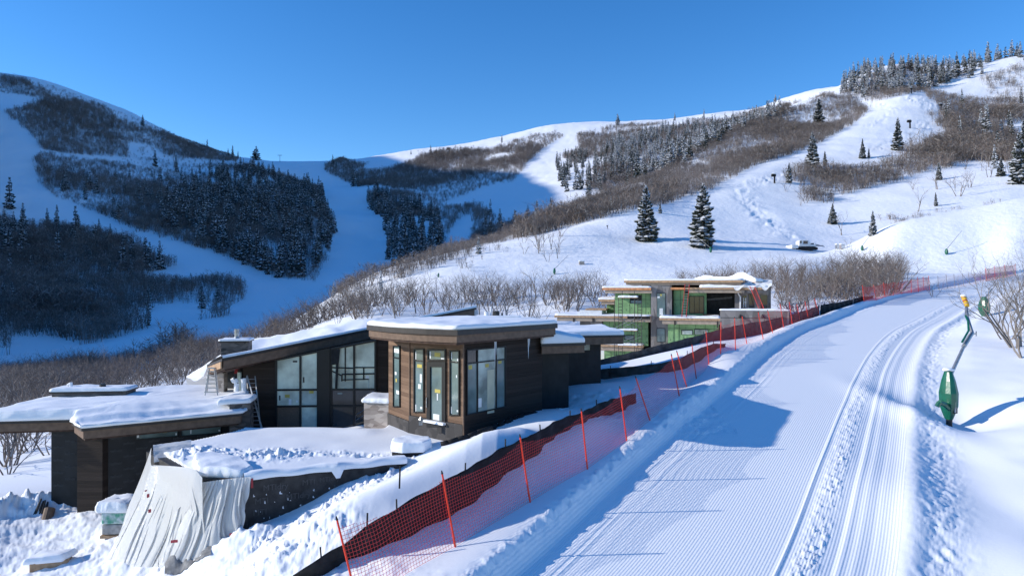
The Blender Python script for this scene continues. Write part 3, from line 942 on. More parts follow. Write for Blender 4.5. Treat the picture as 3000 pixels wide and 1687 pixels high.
# leafless trees one can tell apart: forked limbs of tapering tubes
def bare_tree(name, seed, stems, levels, lean, r0, material):
    g = np.random.default_rng(seed)
    V, Fs = [], []

    def tube(p, q, ra, rb):
        d = q - p
        s = np.cross(d, np.array([.3, .5, .8]))
        s /= np.linalg.norm(s) + 1e-9
        t = np.cross(d, s)
        t /= np.linalg.norm(t) + 1e-9
        n = len(V)
        for c, rr in ((p, ra), (q, rb)):
            for k in range(3):
                a = 2.094 * k
                V.append(c + (s * math.cos(a) + t * math.sin(a)) * rr)
        for k in range(3):
            Fs.append((n + k, n + (k + 1) % 3, n + 3 + (k + 1) % 3, n + 3 + k))

    def grow(p, d, L, r, lv):
        n = 3 if lv < 2 else 2
        for k in range(n):
            d2 = d + g.normal(size=3) * (.16 + .05 * lv)
            d2[2] += .05
            d2 /= np.linalg.norm(d2)
            q = p + d2 * L / n
            tube(p, q, r, r * .82)
            r *= .82
            p, d = q, d2
            if lv < levels:
                for j in range(1 if k < n - 1 else 2):
                    if g.random() < (.35 if (lv == 0 and k == 0) else .95):
                        a = g.normal(size=3)
                        a[2] = abs(a[2]) * .5
                        d3 = d + a * .62
                        d3[2] = max(d3[2], .12)
                        d3 /= np.linalg.norm(d3)
                        grow(p, d3, L * g.uniform(.5, .72), r * .68, lv + 1)
    for s_ in range(stems):
        a = g.uniform(0, 6.28)
        o = np.array([math.cos(a), math.sin(a), 0]) * g.uniform(.0, .08)
        d = np.array([math.cos(a) * lean, math.sin(a) * lean, 1.0])
        o[2] = -0.05
        grow(o, d / np.linalg.norm(d), g.uniform(.42, .55), r0 * g.uniform(.7, 1.1), 0)
    V = np.array(V)
    V[:, :2] /= max(V[:, 2].max(), .01)
    V[:, 2] = V[:, 2] / V[:, 2].max()
    return np_mesh(name, V, Fs, False, [material])


bt_mesh = [bare_tree('branches', 900 + i, st, 3, ln, r, M['twig'] if i % 3 else M['bark_grey'])
           for i, (st, ln, r) in enumerate(((2, .35, .016), (3, .4, .014), (3, .3, .014), (2, .25, .016), (4, .45, .012), (3, .5, .014), (1, .2, .018), (2, .3, .014)))]
big_bt = [bare_tree('branches', 950 + i, 6, 4, .6, .016, M['bark_grey']) for i in range(2)]



def as_tris(me):
    q = np.array([tuple(p.vertices) for p in me.polygons])
    v = np.array([tuple(p.co) for p in me.vertices])
    t = np.concatenate([q[:, [0, 1, 2]], q[:, [0, 2, 3]]])
    return v, t, (np.random.default_rng(len(v)).random(len(t)) < .12).astype(int)


near_data = [as_tris(bare_tree('branches', 970 + i, 4, 2, .45, .013, M['twig'])) for i in range(5)]

items = []
for bi, (poly, dens, d0, d1, hr, gap) in enumerate(BRUSH):
    m = in_poly(UU, VV, poly) & (DD > d0) & (DD < d1) & (hidden_by < 22)
    area = float(np.abs(cell_area[m]).sum())
    n = int(min(area * dens * 1.35, 14000))
    P = scatter(poly, max(n, 1), d0, d1, 600 + bi)
    if len(P) == 0:
        continue
    g = np.random.default_rng(700 + bi)
    sc_ = 16.0 / np.median(P[:, 1])
    nz = fbm(P[:, 0] * sc_ * .35, P[:, 1] * sc_ * .22, 3, 800 + bi)
    P = P[nz > gap - .12]
    hz = fbm(P[:, 0] * sc_ * .6, P[:, 1] * sc_ * .4, 3, 850 + bi)
    for (x, y, z), h_ in zip(P, hz):
        H = g.uniform(*hr) * (0.95 + .9 * h_) * (1.35 if g.random() < .06 else 1)
        if y < 140:
            H = min(H, 5.0)
        items.append((int(g.integers(6, 11)) if y < 150 else int(g.integers(0, 6)), x, y, z, H * g.uniform(1.0, 1.5), H, g.uniform(0, 6.28)))
print('thickets', len(items))
merge_copies('brushwood', th_data + near_data, [M['twig_dark'], M['frost_twig']], items, 'leafless brown scrub oak and aspen thickets covering the slopes', 'brush')


BARE = [
    ([(1000, 905), (1200, 880), (1400, 868), (1700, 862), (1770, 880), (1770, 935), (1500, 960), (1200, 930), (990, 950)], 100, 78, 130, (4.0, 6.2), 1.5,
     'leafless oak clump in the band between the two houses and the snowy bench', 'leafless trees behind the houses'),
    ([(1985, 840), (2200, 820), (2450, 805), (2650, 795), (2650, 835), (2450, 870), (2300, 872), (2000, 870)], 70, 78, 125, (3.0, 4.6), 1.5,
     'leafless oak clump in the row behind the green-walled house', 'leafless trees behind the green-walled house'),
    ([(2270, 530), (2330, 500), (2480, 490), (2620, 480), (2640, 530), (2500, 560), (2420, 590), (2340, 610), (2280, 580)], 46, 220, 420, (5.5, 8.5), 3.0,
     'leafless aspen in the grove above the parked snow groomer', 'leafless trees of the grove above the groomer'),
    ([(2640, 470), (2800, 440), (2980, 450), (2980, 570), (2800, 590), (2660, 560)], 26, 220, 420, (6, 10), 6.0,
     'thin leafless aspen standing on the open snow of the right hillside', 'leafless trees on the open right hillside'),
    ([(1505, 705), (1560, 690), (1650, 690), (1655, 750), (1600, 770), (1520, 740)], 16, 150, 240, (5, 8), 2.5,
     'leafless tree in the small grove on the sunny bench above the house', 'leafless trees of the bench grove'),
    ([(120, 1090), (300, 1060), (480, 1030), (560, 1070), (400, 1110), (150, 1140)], 24, 62, 140, (3.5, 5.5), 2.0,
     'sunlit leafless tree on the valley side beyond the low snowy roof', 'leafless trees beyond the low roof'),
    ([(0, 1180), (140, 1160), (140, 1320), (0, 1400)], 18, 38, 110, (3.0, 4.6), 1.4,
     'leafless tree on the slope at the left edge below the house eave', 'leafless trees at the left edge'),
    ([(2290, 850), (2640, 830), (2640, 866), (2500, 884), (2400, 902), (2310, 930)], 45, 64, 105, (2.8, 4.4), 1.1,
     'leafless oak clump right behind the dark silt fence, right of the unfinished house', 'leafless trees behind the silt fence'),
]
n_bare = 0
for si, (poly, n, d0, d1, hr, md, lab, grp) in enumerate(BARE):
    P = scatter(poly, n, d0, d1, 1000 + si, 40, md)
    g = np.random.default_rng(1100 + si)
    for x, y, z in P:
        H = g.uniform(*hr)
        o = link('leafless_tree', bt_mesh[int(g.integers(0, 8))])
        o.location = (x, y, z - .1)
        o.scale = (H * g.uniform(.9, 1.25), H * g.uniform(.9, 1.25), H)
        o.rotation_euler = (0, 0, g.uniform(0, 6.28))
        tag(o, lab, 'tree', grp)
        n_bare += 1
BARE_SOLO = [
    (2465, 692, 82, 3, 'forked leafless tree with pale stems at the foot of the right hillside'),
    (2485, 725, 40, 0, 'short leafless tree directly behind the grey cabinet'),
    (2810, 575, 88, 1, 'spreading leafless tree alone on the snow of the right hillside'),
    (2690, 620, 75, 6, 'tall thin leafless tree left of the spreading one on the hillside'),
    (2735, 905, 70, 5, 'leaning leafless tree behind the far red netting'),
]
for u, v, hp, mi, lab in BARE_SOLO:
    x, y, z = place_at(u, v, 80)
    o = link('leafless_tree', bt_mesh[mi])
    H = hp / F * y
    o.location, o.scale = (x, y, z - .1), (H, H, H)
    tag(o, lab, 'tree')
for i, (u, y, H, lab) in enumerate(((2992, 41, 6.6, 'large grey leafless shrub at the right edge beside the run, nearest'),
                                    (3030, 46, 6.8, 'large leafless shrub at the right edge, just behind the nearest'),
                                    (2950, 44.5, 4.4, 'low leafless shrub at the foot of the large grey one'),
                                    (3012, 38, 5.2, 'leafless shrub cut by the picture edge, in front of the large grey ones'))):
    x = (u - CX) / F * y
    o = link('leafless_shrub', big_bt[i % 2])
    o.location, o.scale = (x, y, ground(x, y) - .1), (H * .95, H * .95, H)
    o.rotation_euler = (0, 0, 1.3 * i)
    tag(o, lab, 'shrub')
print('bare', n_bare)
# ------------------------------------------------------------------ mesh builder
class MB:
    def __init__(self):
        self.v, self.f, self.m = [], [], []
        self.mi = 0

    def add(self, vs, fs):
        n = len(self.v)
        self.v += [tuple(p) for p in vs]
        self.f += [tuple(n + i for i in f) for f in fs]
        self.m += [self.mi] * len(fs)
        return self

    def prism(self, poly, z0, z1):
        """upright prism on a plan polygon; z1 may be a function of (x, y)"""
        n = len(poly)
        zt = z1 if callable(z1) else (lambda x, y: z1)
        zb = z0 if callable(z0) else (lambda x, y: z0)
        vs = [(x, y, zb(x, y)) for x, y in poly] + [(x, y, zt(x, y)) for x, y in poly]
        return self.add(vs, [tuple(range(n))[::-1], tuple(range(n, 2 * n))] + [(i, (i + 1) % n, n + (i + 1) % n, n + i) for i in range(n)])

    def slab(self, p, q, z0, z1, t, off=0.0):
        """wall of thickness t on the plan line p-q; off moves it along its outward (viewer-side) normal"""
        p, q = Vector(p[:2]), Vector(q[:2])
        d = (q - p).normalized()
        nrm = Vector((d.y, -d.x))
        a, b = p + nrm * off, q + nrm * off
        c, e = b - nrm * t, a - nrm * t
        return self.prism([a, b, c, e], z0, z1)

    def tube(self, p, q, r, r2=None, n=6, caps=True):
        p, q = Vector(p), Vector(q)
        r2 = r if r2 is None else r2
        d = (q - p).normalized()
        s = d.cross(Vector((0, 0, 1)) if abs(d.z) < .9 else Vector((1, 0, 0))).normalized()
        t = d.cross(s)
        vs = []
        for c, rr in ((p, r), (q, r2)):
            for k in range(n):
                a = 2 * math.pi * k / n
                vs.append(c + (s * math.cos(a) + t * math.sin(a)) * rr)
        fs = [(k, (k + 1) % n, n + (k + 1) % n, n + k) for k in range(n)]
        if caps:
            fs += [tuple(range(n))[::-1], tuple(range(n, 2 * n))]
        return self.add(vs, fs)

    def path(self, pts, r, n=6):
        for a, b in zip(pts[:-1], pts[1:]):
            self.tube(a, b, r, n=n)
        return self

    def box(self, c, s, rz=0.0, tilt=None):
        m = Matrix.Rotation(rz, 3, 'Z')
        if tilt:
            m = m @ Matrix.Rotation(tilt[0], 3, 'X') @ Matrix.Rotation(tilt[1], 3, 'Y')
        vs = [Vector(c) + m @ Vector((sx * s[0] / 2, sy * s[1] / 2, sz * s[2] / 2)) for sz in (-1, 1) for sx, sy in ((-1, -1), (1, -1), (1, 1), (-1, 1))]
        return self.add(vs, [(3, 2, 1, 0), (4, 5, 6, 7), (0, 1, 5, 4), (1, 2, 6, 5), (2, 3, 7, 6), (3, 0, 4, 7)])

    def grid(self, P):
        """P[i][j] points -> sheet"""
        nr, ncol = len(P), len(P[0])
        vs = [p for row in P for p in row]
        return self.add(vs, [(i * ncol + j, i * ncol + j + 1, (i + 1) * ncol + j + 1, (i + 1) * ncol + j) for i in range(nr - 1) for j in range(ncol - 1)])

    def build(self, name, mats, parent=None, org=None, smooth=False, bevel=0.0):
        if not isinstance(mats, (list, tuple)):
            mats = [mats]
        if org is None:
            org = Vector((0, 0, 0))
            q = parent
            while q is not None:
                org = org + q.location
                q = q.parent
        me = bpy.data.meshes.new(name)
        me.from_pydata([tuple(Vector(p) - org) for p in self.v], [], self.f)
        for m in mats:
            me.materials.append(m)
        me.polygons.foreach_set('material_index', self.m)
        me.polygons.foreach_set('use_smooth', [smooth] * len(self.f))
        me.update()
        o = link(name, me, parent)
        if parent is None and org.length > 0:
            o.location = org
        if bevel:
            b = o.modifiers.new('edge', 'BEVEL')
            b.width, b.segments, b.limit_method = bevel, 2, 'ANGLE'
        return o


def part(o, label=None):
    if label:
        o['label'] = label
    return o


def ring_pts(poly, n):
    P = [Vector(p[:2]) for p in poly]
    L = [(P[(i + 1) % len(P)] - P[i]).length for i in range(len(P))]
    tot, out = sum(L), []
    for k in range(n):
        s = tot * k / n
        i = 0
        while s > L[i]:
            s -= L[i]
            i += 1
        out.append(P[i] + (P[(i + 1) % len(P)] - P[i]) * (s / L[i]))
    return out


def snow_cap(name, poly, z0, th, parent, seed=0, n=120, over=0.05, lump=0.3, org=None, extra=None, mt=None):
    """blanket of snow on a star-shaped plan polygon; z0 number or function; rounded, slightly overhanging edge"""
    zb = z0 if callable(z0) else (lambda x, y: z0)
    ring = ring_pts(poly, n)
    c = sum(ring, Vector((0, 0))) / n
    g = np.random.default_rng(seed)
    prof = [(1.0, 0.0, 0), (1.0, .25, over), (1.0, .6, over * .8), (.992, .85, 0), (.97, .97, 0), (.94, 1.0, 0), (.90, 1.015, 0), (.86, 1.03, 0), (.82, 1.035, 0), (.78, 1.04, 0), (.74, 1.05, 0), (.69, 1.06, 0), (.63, 1.07, 0), (.55, 1.08, 0), (.46, 1.08, 0), (.35, 1.08, 0), (.15, 1.08, 0)]
    ph = g.uniform(0, 6.28, 6)
    V = []
    for k, (s, h, ov) in enumerate(prof):
        for i, p in enumerate(ring):
            d = p - c
            e = 1 + 0.35 * math.sin(i * 6.283 / n * 9 + ph[0]) + 0.3 * math.sin(i * 6.283 / n * 23 + ph[1]) + .2 * math.sin(i * 6.283 / n * 41 + ph[2])
            q = c + d * s + d.normalized() * (ov * e)
            nz = float(fbm(np.array([q.x * .55]), np.array([q.y * .55]), 3, seed)[0])
            hh = th * h + (.05 * float(vnoise(np.array([q.x * 2.3]), np.array([q.y * 2.3]), seed + 9)[0]) * min(1, th / .2) if h > .8 else 0)
            hh = hh * (1 + lump * (nz + .25 * (e - 1) * (1 if k < 5 else 0)))
            z = zb(q.x, q.y) + max(hh, 0)
            if extra and h > .8:
                z += extra(q.x, q.y)
            V.append((q.x, q.y, z))
    zc = zb(c.x, c.y) + th * 1.08 + (extra(c.x, c.y) if extra else 0)
    V.append((c.x, c.y, zc))
    b = MB()
    nr = len(prof)
    fs = [(k * n + i, k * n + (i + 1) % n, (k + 1) * n + (i + 1) % n, (k + 1) * n + i) for k in range(nr - 1) for i in range(n)]
    fs += [((nr - 1) * n + i, (nr - 1) * n + (i + 1) % n, nr * n) for i in range(n)]
    b.add(V, fs)
    return b.build(name, mt or M['roof_snow'], parent, org, smooth=True)


def on_line(p, q, u):
    """point of the plan line p-q that stands at picture column u"""
    p, q = Vector(p[:2]), Vector(q[:2])
    d = q - p
    k = (u - CX) / F
    t = (k * p.y - p.x) / (d.x - k * d.y)
    return p + d * t


def zat(v, D):
    return -(v - CY) / F * D


# ------------------------------------------------------------------ building materials
def siding_mat(name, c1, c2, h=0.15, rough=0.7, groove=0.02, axis='Z'):
    m, nt, b = nodes_of(name)
    geo = nt.nodes.new('ShaderNodeNewGeometry')
    sp = nt.nodes.new('ShaderNodeSeparateXYZ')
    nt.links.new(geo.outputs['Position'], sp.inputs[0])
    mu = nt.nodes.new('ShaderNodeMath')
    mu.operation = 'DIVIDE'
    mu.inputs[1].default_value = h
    nt.links.new(sp.outputs[axis], mu.inputs[0])
    fr = nt.nodes.new('ShaderNodeMath')
    fr.operation = 'FRACT'
    nt.links.new(mu.outputs[0], fr.inputs[0])
    fl = nt.nodes.new('ShaderNodeMath')
    fl.operation = 'FLOOR'
    nt.links.new(mu.outputs[0], fl.inputs[0])
    wn_ = nt.nodes.new('ShaderNodeTexNoise')
    wn_.inputs['Scale'].default_value = 1.0
    mp = nt.nodes.new('ShaderNodeMapping')
    mp.inputs['Scale'].default_value = (1.2, 1.2, 14) if axis == 'Z' else (9, 9, 1.0)
    nt.links.new(geo.outputs['Position'], mp.inputs['Vector'])
    nt.links.new(mp.outputs[0], wn_.inputs['Vector'])
    wn_.inputs['Detail'].default_value = 4
    wr = nt.nodes.new('ShaderNodeTexWhiteNoise')
    wr.noise_dimensions = '1D'
    nt.links.new(fl.outputs[0], wr.inputs['W'])
    ad = nt.nodes.new('ShaderNodeMath')
    ad.operation = 'ADD'
    nt.links.new(wr.outputs['Value'], ad.inputs[0])
    nt.links.new(wn_.outputs['Fac'], ad.inputs[1])
    hf = nt.nodes.new('ShaderNodeMath')
    hf.operation = 'MULTIPLY'
    hf.inputs[1].default_value = .5
    nt.links.new(ad.outputs[0], hf.inputs[0])
    cr = nt.nodes.new('ShaderNodeValToRGB')
    cr.color_ramp.elements[0].position = .25
    cr.color_ramp.elements[1].position = .75
    cr.color_ramp.elements[0].color = (*c1, 1)
    cr.color_ramp.elements[1].color = (*c2, 1)
    nt.links.new(hf.outputs[0], cr.inputs[0])
    nt.links.new(cr.outputs[0], b.inputs['Base Color'])
    gr = nt.nodes.new('ShaderNodeMath')
    gr.operation = 'LESS_THAN'
    gr.inputs[1].default_value = .08
    nt.links.new(fr.outputs[0], gr.inputs[0])
    bp = nt.nodes.new('ShaderNodeBump')
    bp.inputs['Strength'].default_value = .9
    bp.inputs['Distance'].default_value = groove
    bp.invert = True
    nt.links.new(gr.outputs[0], bp.inputs['Height'])
    nt.links.new(bp.outputs[0], b.inputs['Normal'])
    b.inputs['Roughness'].default_value = rough
    b.inputs['Specular IOR Level'].default_value = .2
    return m


def stone_mat(name, c1, c2, sx=2.6, sz=7.0):
    m, nt, b = nodes_of(name)
    geo = nt.nodes.new('ShaderNodeNewGeometry')
    mp = nt.nodes.new('ShaderNodeMapping')
    mp.inputs['Scale'].default_value = (sx, sx, sz)
    nt.links.new(geo.outputs['Position'], mp.inputs['Vector'])
    vo = nt.nodes.new('ShaderNodeTexVoronoi')
    vo.inputs['Scale'].default_value = 1.0
    nt.links.new(mp.outputs[0], vo.inputs['Vector'])
    v2 = nt.nodes.new('ShaderNodeTexVoronoi')
    v2.feature = 'DISTANCE_TO_EDGE'
    nt.links.new(mp.outputs[0], v2.inputs['Vector'])
    v2.inputs['Scale'].default_value = 1.0
    sp = nt.nodes.new('ShaderNodeSeparateColor')
    nt.links.new(vo.outputs['Color'], sp.inputs[0])
    cr = nt.nodes.new('ShaderNodeValToRGB')
    cr.color_ramp.elements[0].color = (*c1, 1)
    cr.color_ramp.elements[1].color = (*c2, 1)
    nt.links.new(sp.outputs[0], cr.inputs[0])
    nt.links.new(cr.outputs[0], b.inputs['Base Color'])
    bp = nt.nodes.new('ShaderNodeBump')
    bp.inputs['Strength'].default_value = .8
    bp.inputs['Distance'].default_value = .03
    cl = nt.nodes.new('ShaderNodeMath')
    cl.operation = 'MINIMUM'
    cl.inputs[1].default_value = .12
    nt.links.new(v2.outputs['Distance'], cl.inputs[0])
    nt.links.new(cl.outputs[0], bp.inputs['Height'])
    nt.links.new(bp.outputs[0], b.inputs['Normal'])
    b.inputs['Roughness'].default_value = .85
    return m


def pane_mat(name, base, rough=0.06, spec=0.6, var=0.25, scale=.9, metallic=0.0):
    return mat(name, base, rough, var, scale, metallic, 0.03, 2.0, (1, 1, 1), spec)


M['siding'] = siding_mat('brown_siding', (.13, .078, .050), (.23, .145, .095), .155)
M['siding_shaded'] = siding_mat('brown_siding_shaded', (.028, .020, .016), (.048, .034, .027), .155)  # darker copy of the brown siding, with shade put into its colour
M['housewrap'] = mat('black_house_wrap', (.016, .017, .019), .55, .3, 2.0, 0, .2, 6)
M['wrap_print'] = mat('grey_print', (.075, .075, .078), .7, .1)
M['metal_trim'] = mat('dark_metal_trim', (.045, .038, .034), .5, .15, 3)
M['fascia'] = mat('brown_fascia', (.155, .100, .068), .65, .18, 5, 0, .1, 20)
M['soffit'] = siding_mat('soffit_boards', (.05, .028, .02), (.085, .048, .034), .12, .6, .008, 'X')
M['frame'] = mat('black_window_frame', (.014, .014, .015), .4, .1)
M['stone'] = stone_mat('stacked_stone', (.045, .040, .037), (.20, .165, .14))
M['stone_pale'] = stone_mat('pale_stacked_stone', (.22, .18, .155), (.48, .42, .37))
M['plinth'] = stone_mat('dark_plinth', (.028, .026, .026), (.075, .068, .065), 3.2, 3.0)
M['pane_glare'] = pane_mat('glass_painted_glare', (.34, .40, .36), .12, .35, .45, 1.1)  # glass with reflections and the pale room painted into its colour
M['pane_glare_pale'] = pane_mat('pale_glass_painted_glare', (.55, .60, .50), .16, .3, .35, 1.0)  # paler copy, brighter reflection painted into the pane
M['teal'] = pane_mat('teal_glass', (.13, .185, .185), .08, .6, .35, .8)
M['glass_dark'] = pane_mat('dark_glass', (.026, .028, .027), .05, .7, .5, .6)
M['osb'] = mat('osb_board', (.15, .10, .07), .8, .35, 40)
M['sticker_y'] = mat('yellow_sticker', (.50, .41, .10), .6, .1)
M['sticker_w'] = mat('white_sticker', (.72, .74, .74), .6, .05)
M['interior'] = mat('pale_interior', (.55, .54, .40), .8, .2, 1)
M['rail'] = mat('dark_rail', (.03, .03, .03), .5, .1)
M['pipe_white'] = mat('white_pipe', (.80, .80, .82), .5, .05)
M['galv'] = mat('galvanised_metal', (.34, .35, .36), .35, .25, 8, .7)
M['alu'] = mat('aluminium', (.42, .42, .42), .4, .15, 6, .6)
M['ice'] = mat('ice', (.62, .68, .74), .15, .05, 3)
M['concrete'] = mat('wall_membrane', (.038, .036, .036), .7, .4, 3, 0, .5, 14)
M['wood'] = mat('raw_wood', (.42, .27, .16), .75, .2, 6)
M['wood_orange'] = mat('orange_sheathing', (.60, .27, .12), .75, .25, 4)
M['black_fabric'] = mat('black_fabric', (.014, .014, .015), .75, .35, 5, 0, .4, 9)
M['grey_fabric'] = mat('grey_fabric', (.055, .057, .055), .75, .35, 3, 0, .4, 7)
M['rope'] = mat('dark_rope', (.03, .03, .035), .7, .1)

# ------------------------------------------------------------------ house one
H1 = Vector((-6, 29, -6))
house = empty('modern_house', H1, 'dark brown modern house with flat snowy roofs and a tall glass wall, nearest building', 'house')
C0, J, K = Vector((-1.85, 26.0)), Vector((-4.2, 28.0)), Vector((-5.39, 29.8))
E = Vector((1.31, 29.7))
FLOOR = -7.2


def window(name, p, q, u0, u1, v0, v1, pane_m, parent, splits_v=(), splits_u=(), stickers=(), fr=0.05, depth=.06, v0b=None, v1b=None, panes=None):
    """framed window set on the wall line p-q at the picture rectangle given; v0b/v1b: rows at the right-hand end"""
    a, b = on_line(p, q, u0), on_line(p, q, u1)
    v0b, v1b = v0 if v0b is None else v0b, v1 if v1b is None else v1b
    zt0, zt1, zb0, zb1 = zat(v0, a.y), zat(v0b, b.y), zat(v1, a.y), zat(v1b, b.y)
    d = (b - a)
    L = d.length
    d.normalize()
    n = Vector((d.y, -d.x))

    def T(s, z, o=0.0):
        w = a + d * s + n * o
        return (w.x, w.y, z)

    def zt(s):
        return zt0 + (zt1 - zt0) * s / L

    def zb(s):
        return zb0 + (zb1 - zb0) * s / L

    def bar(mb, s0, s1, z0, z1, z0b, z1b, o0=-.04, o1=None):
        o1 = depth if o1 is None else o1
        mb.add([T(s0, z0, o1), T(s1, z0b, o1), T(s1, z1b, o1), T(s0, z1, o1), T(s0, z0, o0), T(s1, z0b, o0), T(s1, z1b, o0), T(s0, z1, o0)],
               [(0, 1, 2, 3), (4, 7, 6, 5), (0, 4, 5, 1), (1, 5, 6, 2), (2, 6, 7, 3), (3, 7, 4, 0)])
    f = MB()
    bar(f, 0, fr, zb(0), zt(0), zb(fr), zt(fr))
    bar(f, L - fr, L, zb(L - fr), zt(L - fr), zb(L), zt(L))
    bar(f, fr, L - fr, zb(fr), zb(fr) + fr, zb(L - fr), zb(L - fr) + fr)
    bar(f, fr, L - fr, zt(fr) - fr, zt(fr), zt(L - fr) - fr, zt(L - fr))
    us = [0.0] + [(on_line(p, q, u) - a).length for u in splits_u] + [L]
    for s in us[1:-1]:
        bar(f, s - fr / 2, s + fr / 2, zb(s) + fr, zt(s) - fr, zb(s) + fr, zt(s) - fr, -.04, depth - .004)
    zs = [zat(v, (a.y + b.y) / 2) for v in splits_v]
    for z in zs:
        for s0, s1 in zip(us[:-1], us[1:]):
            bar(f, s0 + fr / 2 + .003, s1 - fr / 2 - .003, z - fr / 2, z + fr / 2, z - fr / 2, z + fr / 2, -.04, depth - .008)
    w = f.build(name, M['frame'], parent)
    lv = [None] + zs + [None]
    k = 0
    for i in range(len(us) - 1):
        for j in range(len(lv) - 1):
            s0, s1 = us[i] + fr / 2, us[i + 1] - fr / 2
            top = (zt(s0) - fr * .5, zt(s1) - fr * .5) if lv[j] is None else (lv[j], lv[j])
            bot = (zb(s0) + fr * .5, zb(s1) + fr * .5) if lv[j + 1] is None else (lv[j + 1], lv[j + 1])
            pm = panes[k % len(panes)] if panes else pane_m
            k += 1
            if pm is None:
                continue
            MB().add([T(s0, bot[0], .012), T(s1, bot[1], .012), T(s1, top[1], .012), T(s0, top[0], .012),
                      T(s0, bot[0], .004), T(s1, bot[1], .004), T(s1, top[1], .004), T(s0, top[0], .004)],
                     [(0, 1, 2, 3), (7, 6, 5, 4), (0, 4, 5, 1), (1, 5, 6, 2), (2, 6, 7, 3), (3, 7, 4, 0)]).build('pane', pm, w)
    for (us0, us1, vs0, vs1, sm) in stickers:
        m0, m1 = on_line(p, q, us0), on_line(p, q, us1)
        s0, s1 = (m0 - a).dot(d), (m1 - a).dot(d)
        z1, z0 = zat(vs0, m0.y), zat(vs1, m0.y)
        MB().add([T(s0, z0, .020), T(s1, z0, .020), T(s1, z1, .020), T(s0, z1, .020), T(s0, z0, .0145), T(s1, z0, .0145), T(s1, z1, .0145), T(s0, z1, .0145)],
                 [(0, 1, 2, 3), (7, 6, 5, 4), (0, 4, 5, 1), (1, 5, 6, 2), (2, 6, 7, 3), (3, 7, 4, 0)]).build('sticker', M[sm], w)
    return w


# bay (tower) walls
wt = -2.12
MB().slab(K, J, -5.45, wt, .2).slab(J, C0, -5.2, wt, .2).build('siding_wall', M['siding'], house)
MB().slab(C0, E, -6.2, wt, .2).build('dark_wall', M['siding_shaded'], house)
MB().slab(K, J, FLOOR, -5.46, .24, .05).slab(J, C0, FLOOR, -5.21, .24, .05).build('plinth', M['plinth'], house)
cw = MB().tube((C0.x + .0, C0.y - .02, -5.6), (C0.x, C0.y - .02, wt), .035, n=4)
cw.tube((J.x, J.y - .03, -5.45), (J.x, J.y - .03, wt), .03, n=4)
cw.build('corner_trim', M['fascia'], house)
kb = Vector((-4.6, 32.6))
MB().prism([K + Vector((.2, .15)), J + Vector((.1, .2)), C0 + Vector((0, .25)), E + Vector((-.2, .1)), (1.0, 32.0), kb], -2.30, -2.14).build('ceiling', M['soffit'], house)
MB().slab(kb, K, FLOOR, wt, .2, -.0).build('dark_wall', M['siding_shaded'], house)

window('window', K, J, 1154, 1174, 1012, 1192, M['teal'], house, (1048,), (), [(1156, 1171, 1020, 1032, 'sticker_w'), (1160, 1164, 1108, 1118, 'sticker_y'), (1162, 1171, 1142, 1153, 'sticker_w'), (1158, 1163, 1088, 1097, 'sticker_w')])
window('window', J, C0, 1214, 1244, 1021, 1208, M['teal'], house, (1056,), (), [(1223, 1237, 1066, 1076, 'sticker_y'), (1218, 1220.5, 1030, 1052, 'sticker_w'), (1226, 1234, 1124, 1138, 'sticker_w'), (1218, 1220.5, 1184, 1206, 'sticker_w'), (1232, 1238, 1190, 1197, 'sticker_w'), (1231, 1237, 1095, 1120, 'sticker_w')])
window('window', J, C0, 1319, 1348, 1026, 1217, M['teal'], house, (1060,), (), [(1323, 1325, 1032, 1052, 'sticker_w'), (1340, 1345, 1049, 1057, 'sticker_w'), (1337, 1340, 1098, 1106, 'sticker_w'), (1322, 1324.5, 1190, 1210, 'sticker_w'), (1339, 1344, 1200, 1206, 'sticker_w')])
# door with transom
window('transom_window', J, C0, 1254, 1308, 1022, 1057, M['teal'], house, (), (), [(1274, 1291, 1032, 1044, 'sticker_y'), (1260, 1263, 1029, 1050, 'sticker_w'), (1293, 1303, 1048, 1052, 'sticker_w')], .07)
dr = window('door', J, C0, 1253, 1308, 1059, 1250, M['teal'], house, (), (), [(1275, 1291, 1139, 1149, 'sticker_y'), (1281, 1284, 1152, 1172, 'sticker_w'), (1270, 1288, 1211, 1234, 'sticker_w'), (1297, 1304, 1068, 1078, 'sticker_w')], .20, .07)
hp_ = on_line(J, C0, 1252)
hd = MB().tube((hp_.x - .02, hp_.y - .12, -4.35), (hp_.x - .02, hp_.y - .12, -4.75), .022).tube((hp_.x - .02, hp_.y - .12, -4.4), (hp_.x + .03, hp_.y - .04, -4.4), .015).tube((hp_.x - .02, hp_.y - .12, -4.7), (hp_.x + .03, hp_.y - .04, -4.7), .015)
hd.build('handle', M['galv'], dr)
a_, b_ = on_line(J, C0, 1252), on_line(J, C0, 1309)
MB().slab(a_, b_, -5.32, -5.235, .25, .22).build('door_sill', M['roof_snow'], house)
# right-hand window of the bay
window('window', C0, E, 1365, 1480, 1024, 1217, M['teal'], house, (1058,), (1397, 1452), [(1372, 1382, 1070, 1082, 'sticker_y'), (1421, 1431, 1066, 1076, 'sticker_y'), (1459, 1468, 1057, 1065, 'sticker_y'), (1398, 1410, 1167, 1194, 'sticker_w')], .05, .06, 1013, 1192,
       panes=[M['glass_dark'], M['teal'], M['pane_glare'], M['pane_glare'], M['pane_glare'], M['teal']])
MB().slab(on_line(C0, E, 1427), on_line(C0, E, 1447), zat(1205, 27.5), zat(1080, 27.5), .004, .0185).build('curtain_panel', M['interior'], house)

# bay roof
A_, B_, L_ = Vector((-2.0, 25.0)), Vector((1.98, 29.6)), Vector((-6.05, 28.4))
bow = []
for k in range(0, 9):
    t = k / 8
    p = L_.lerp(A_, t)
    n_ = Vector((-.65, -.76))
    bow.append(p + n_ * (0.42 * math.sin(math.pi * t)))
bay_poly = bow + [B_, Vector((1.3, 31.6)), Vector((-1.2, 33.2)), Vector((-4.9, 32.4))]


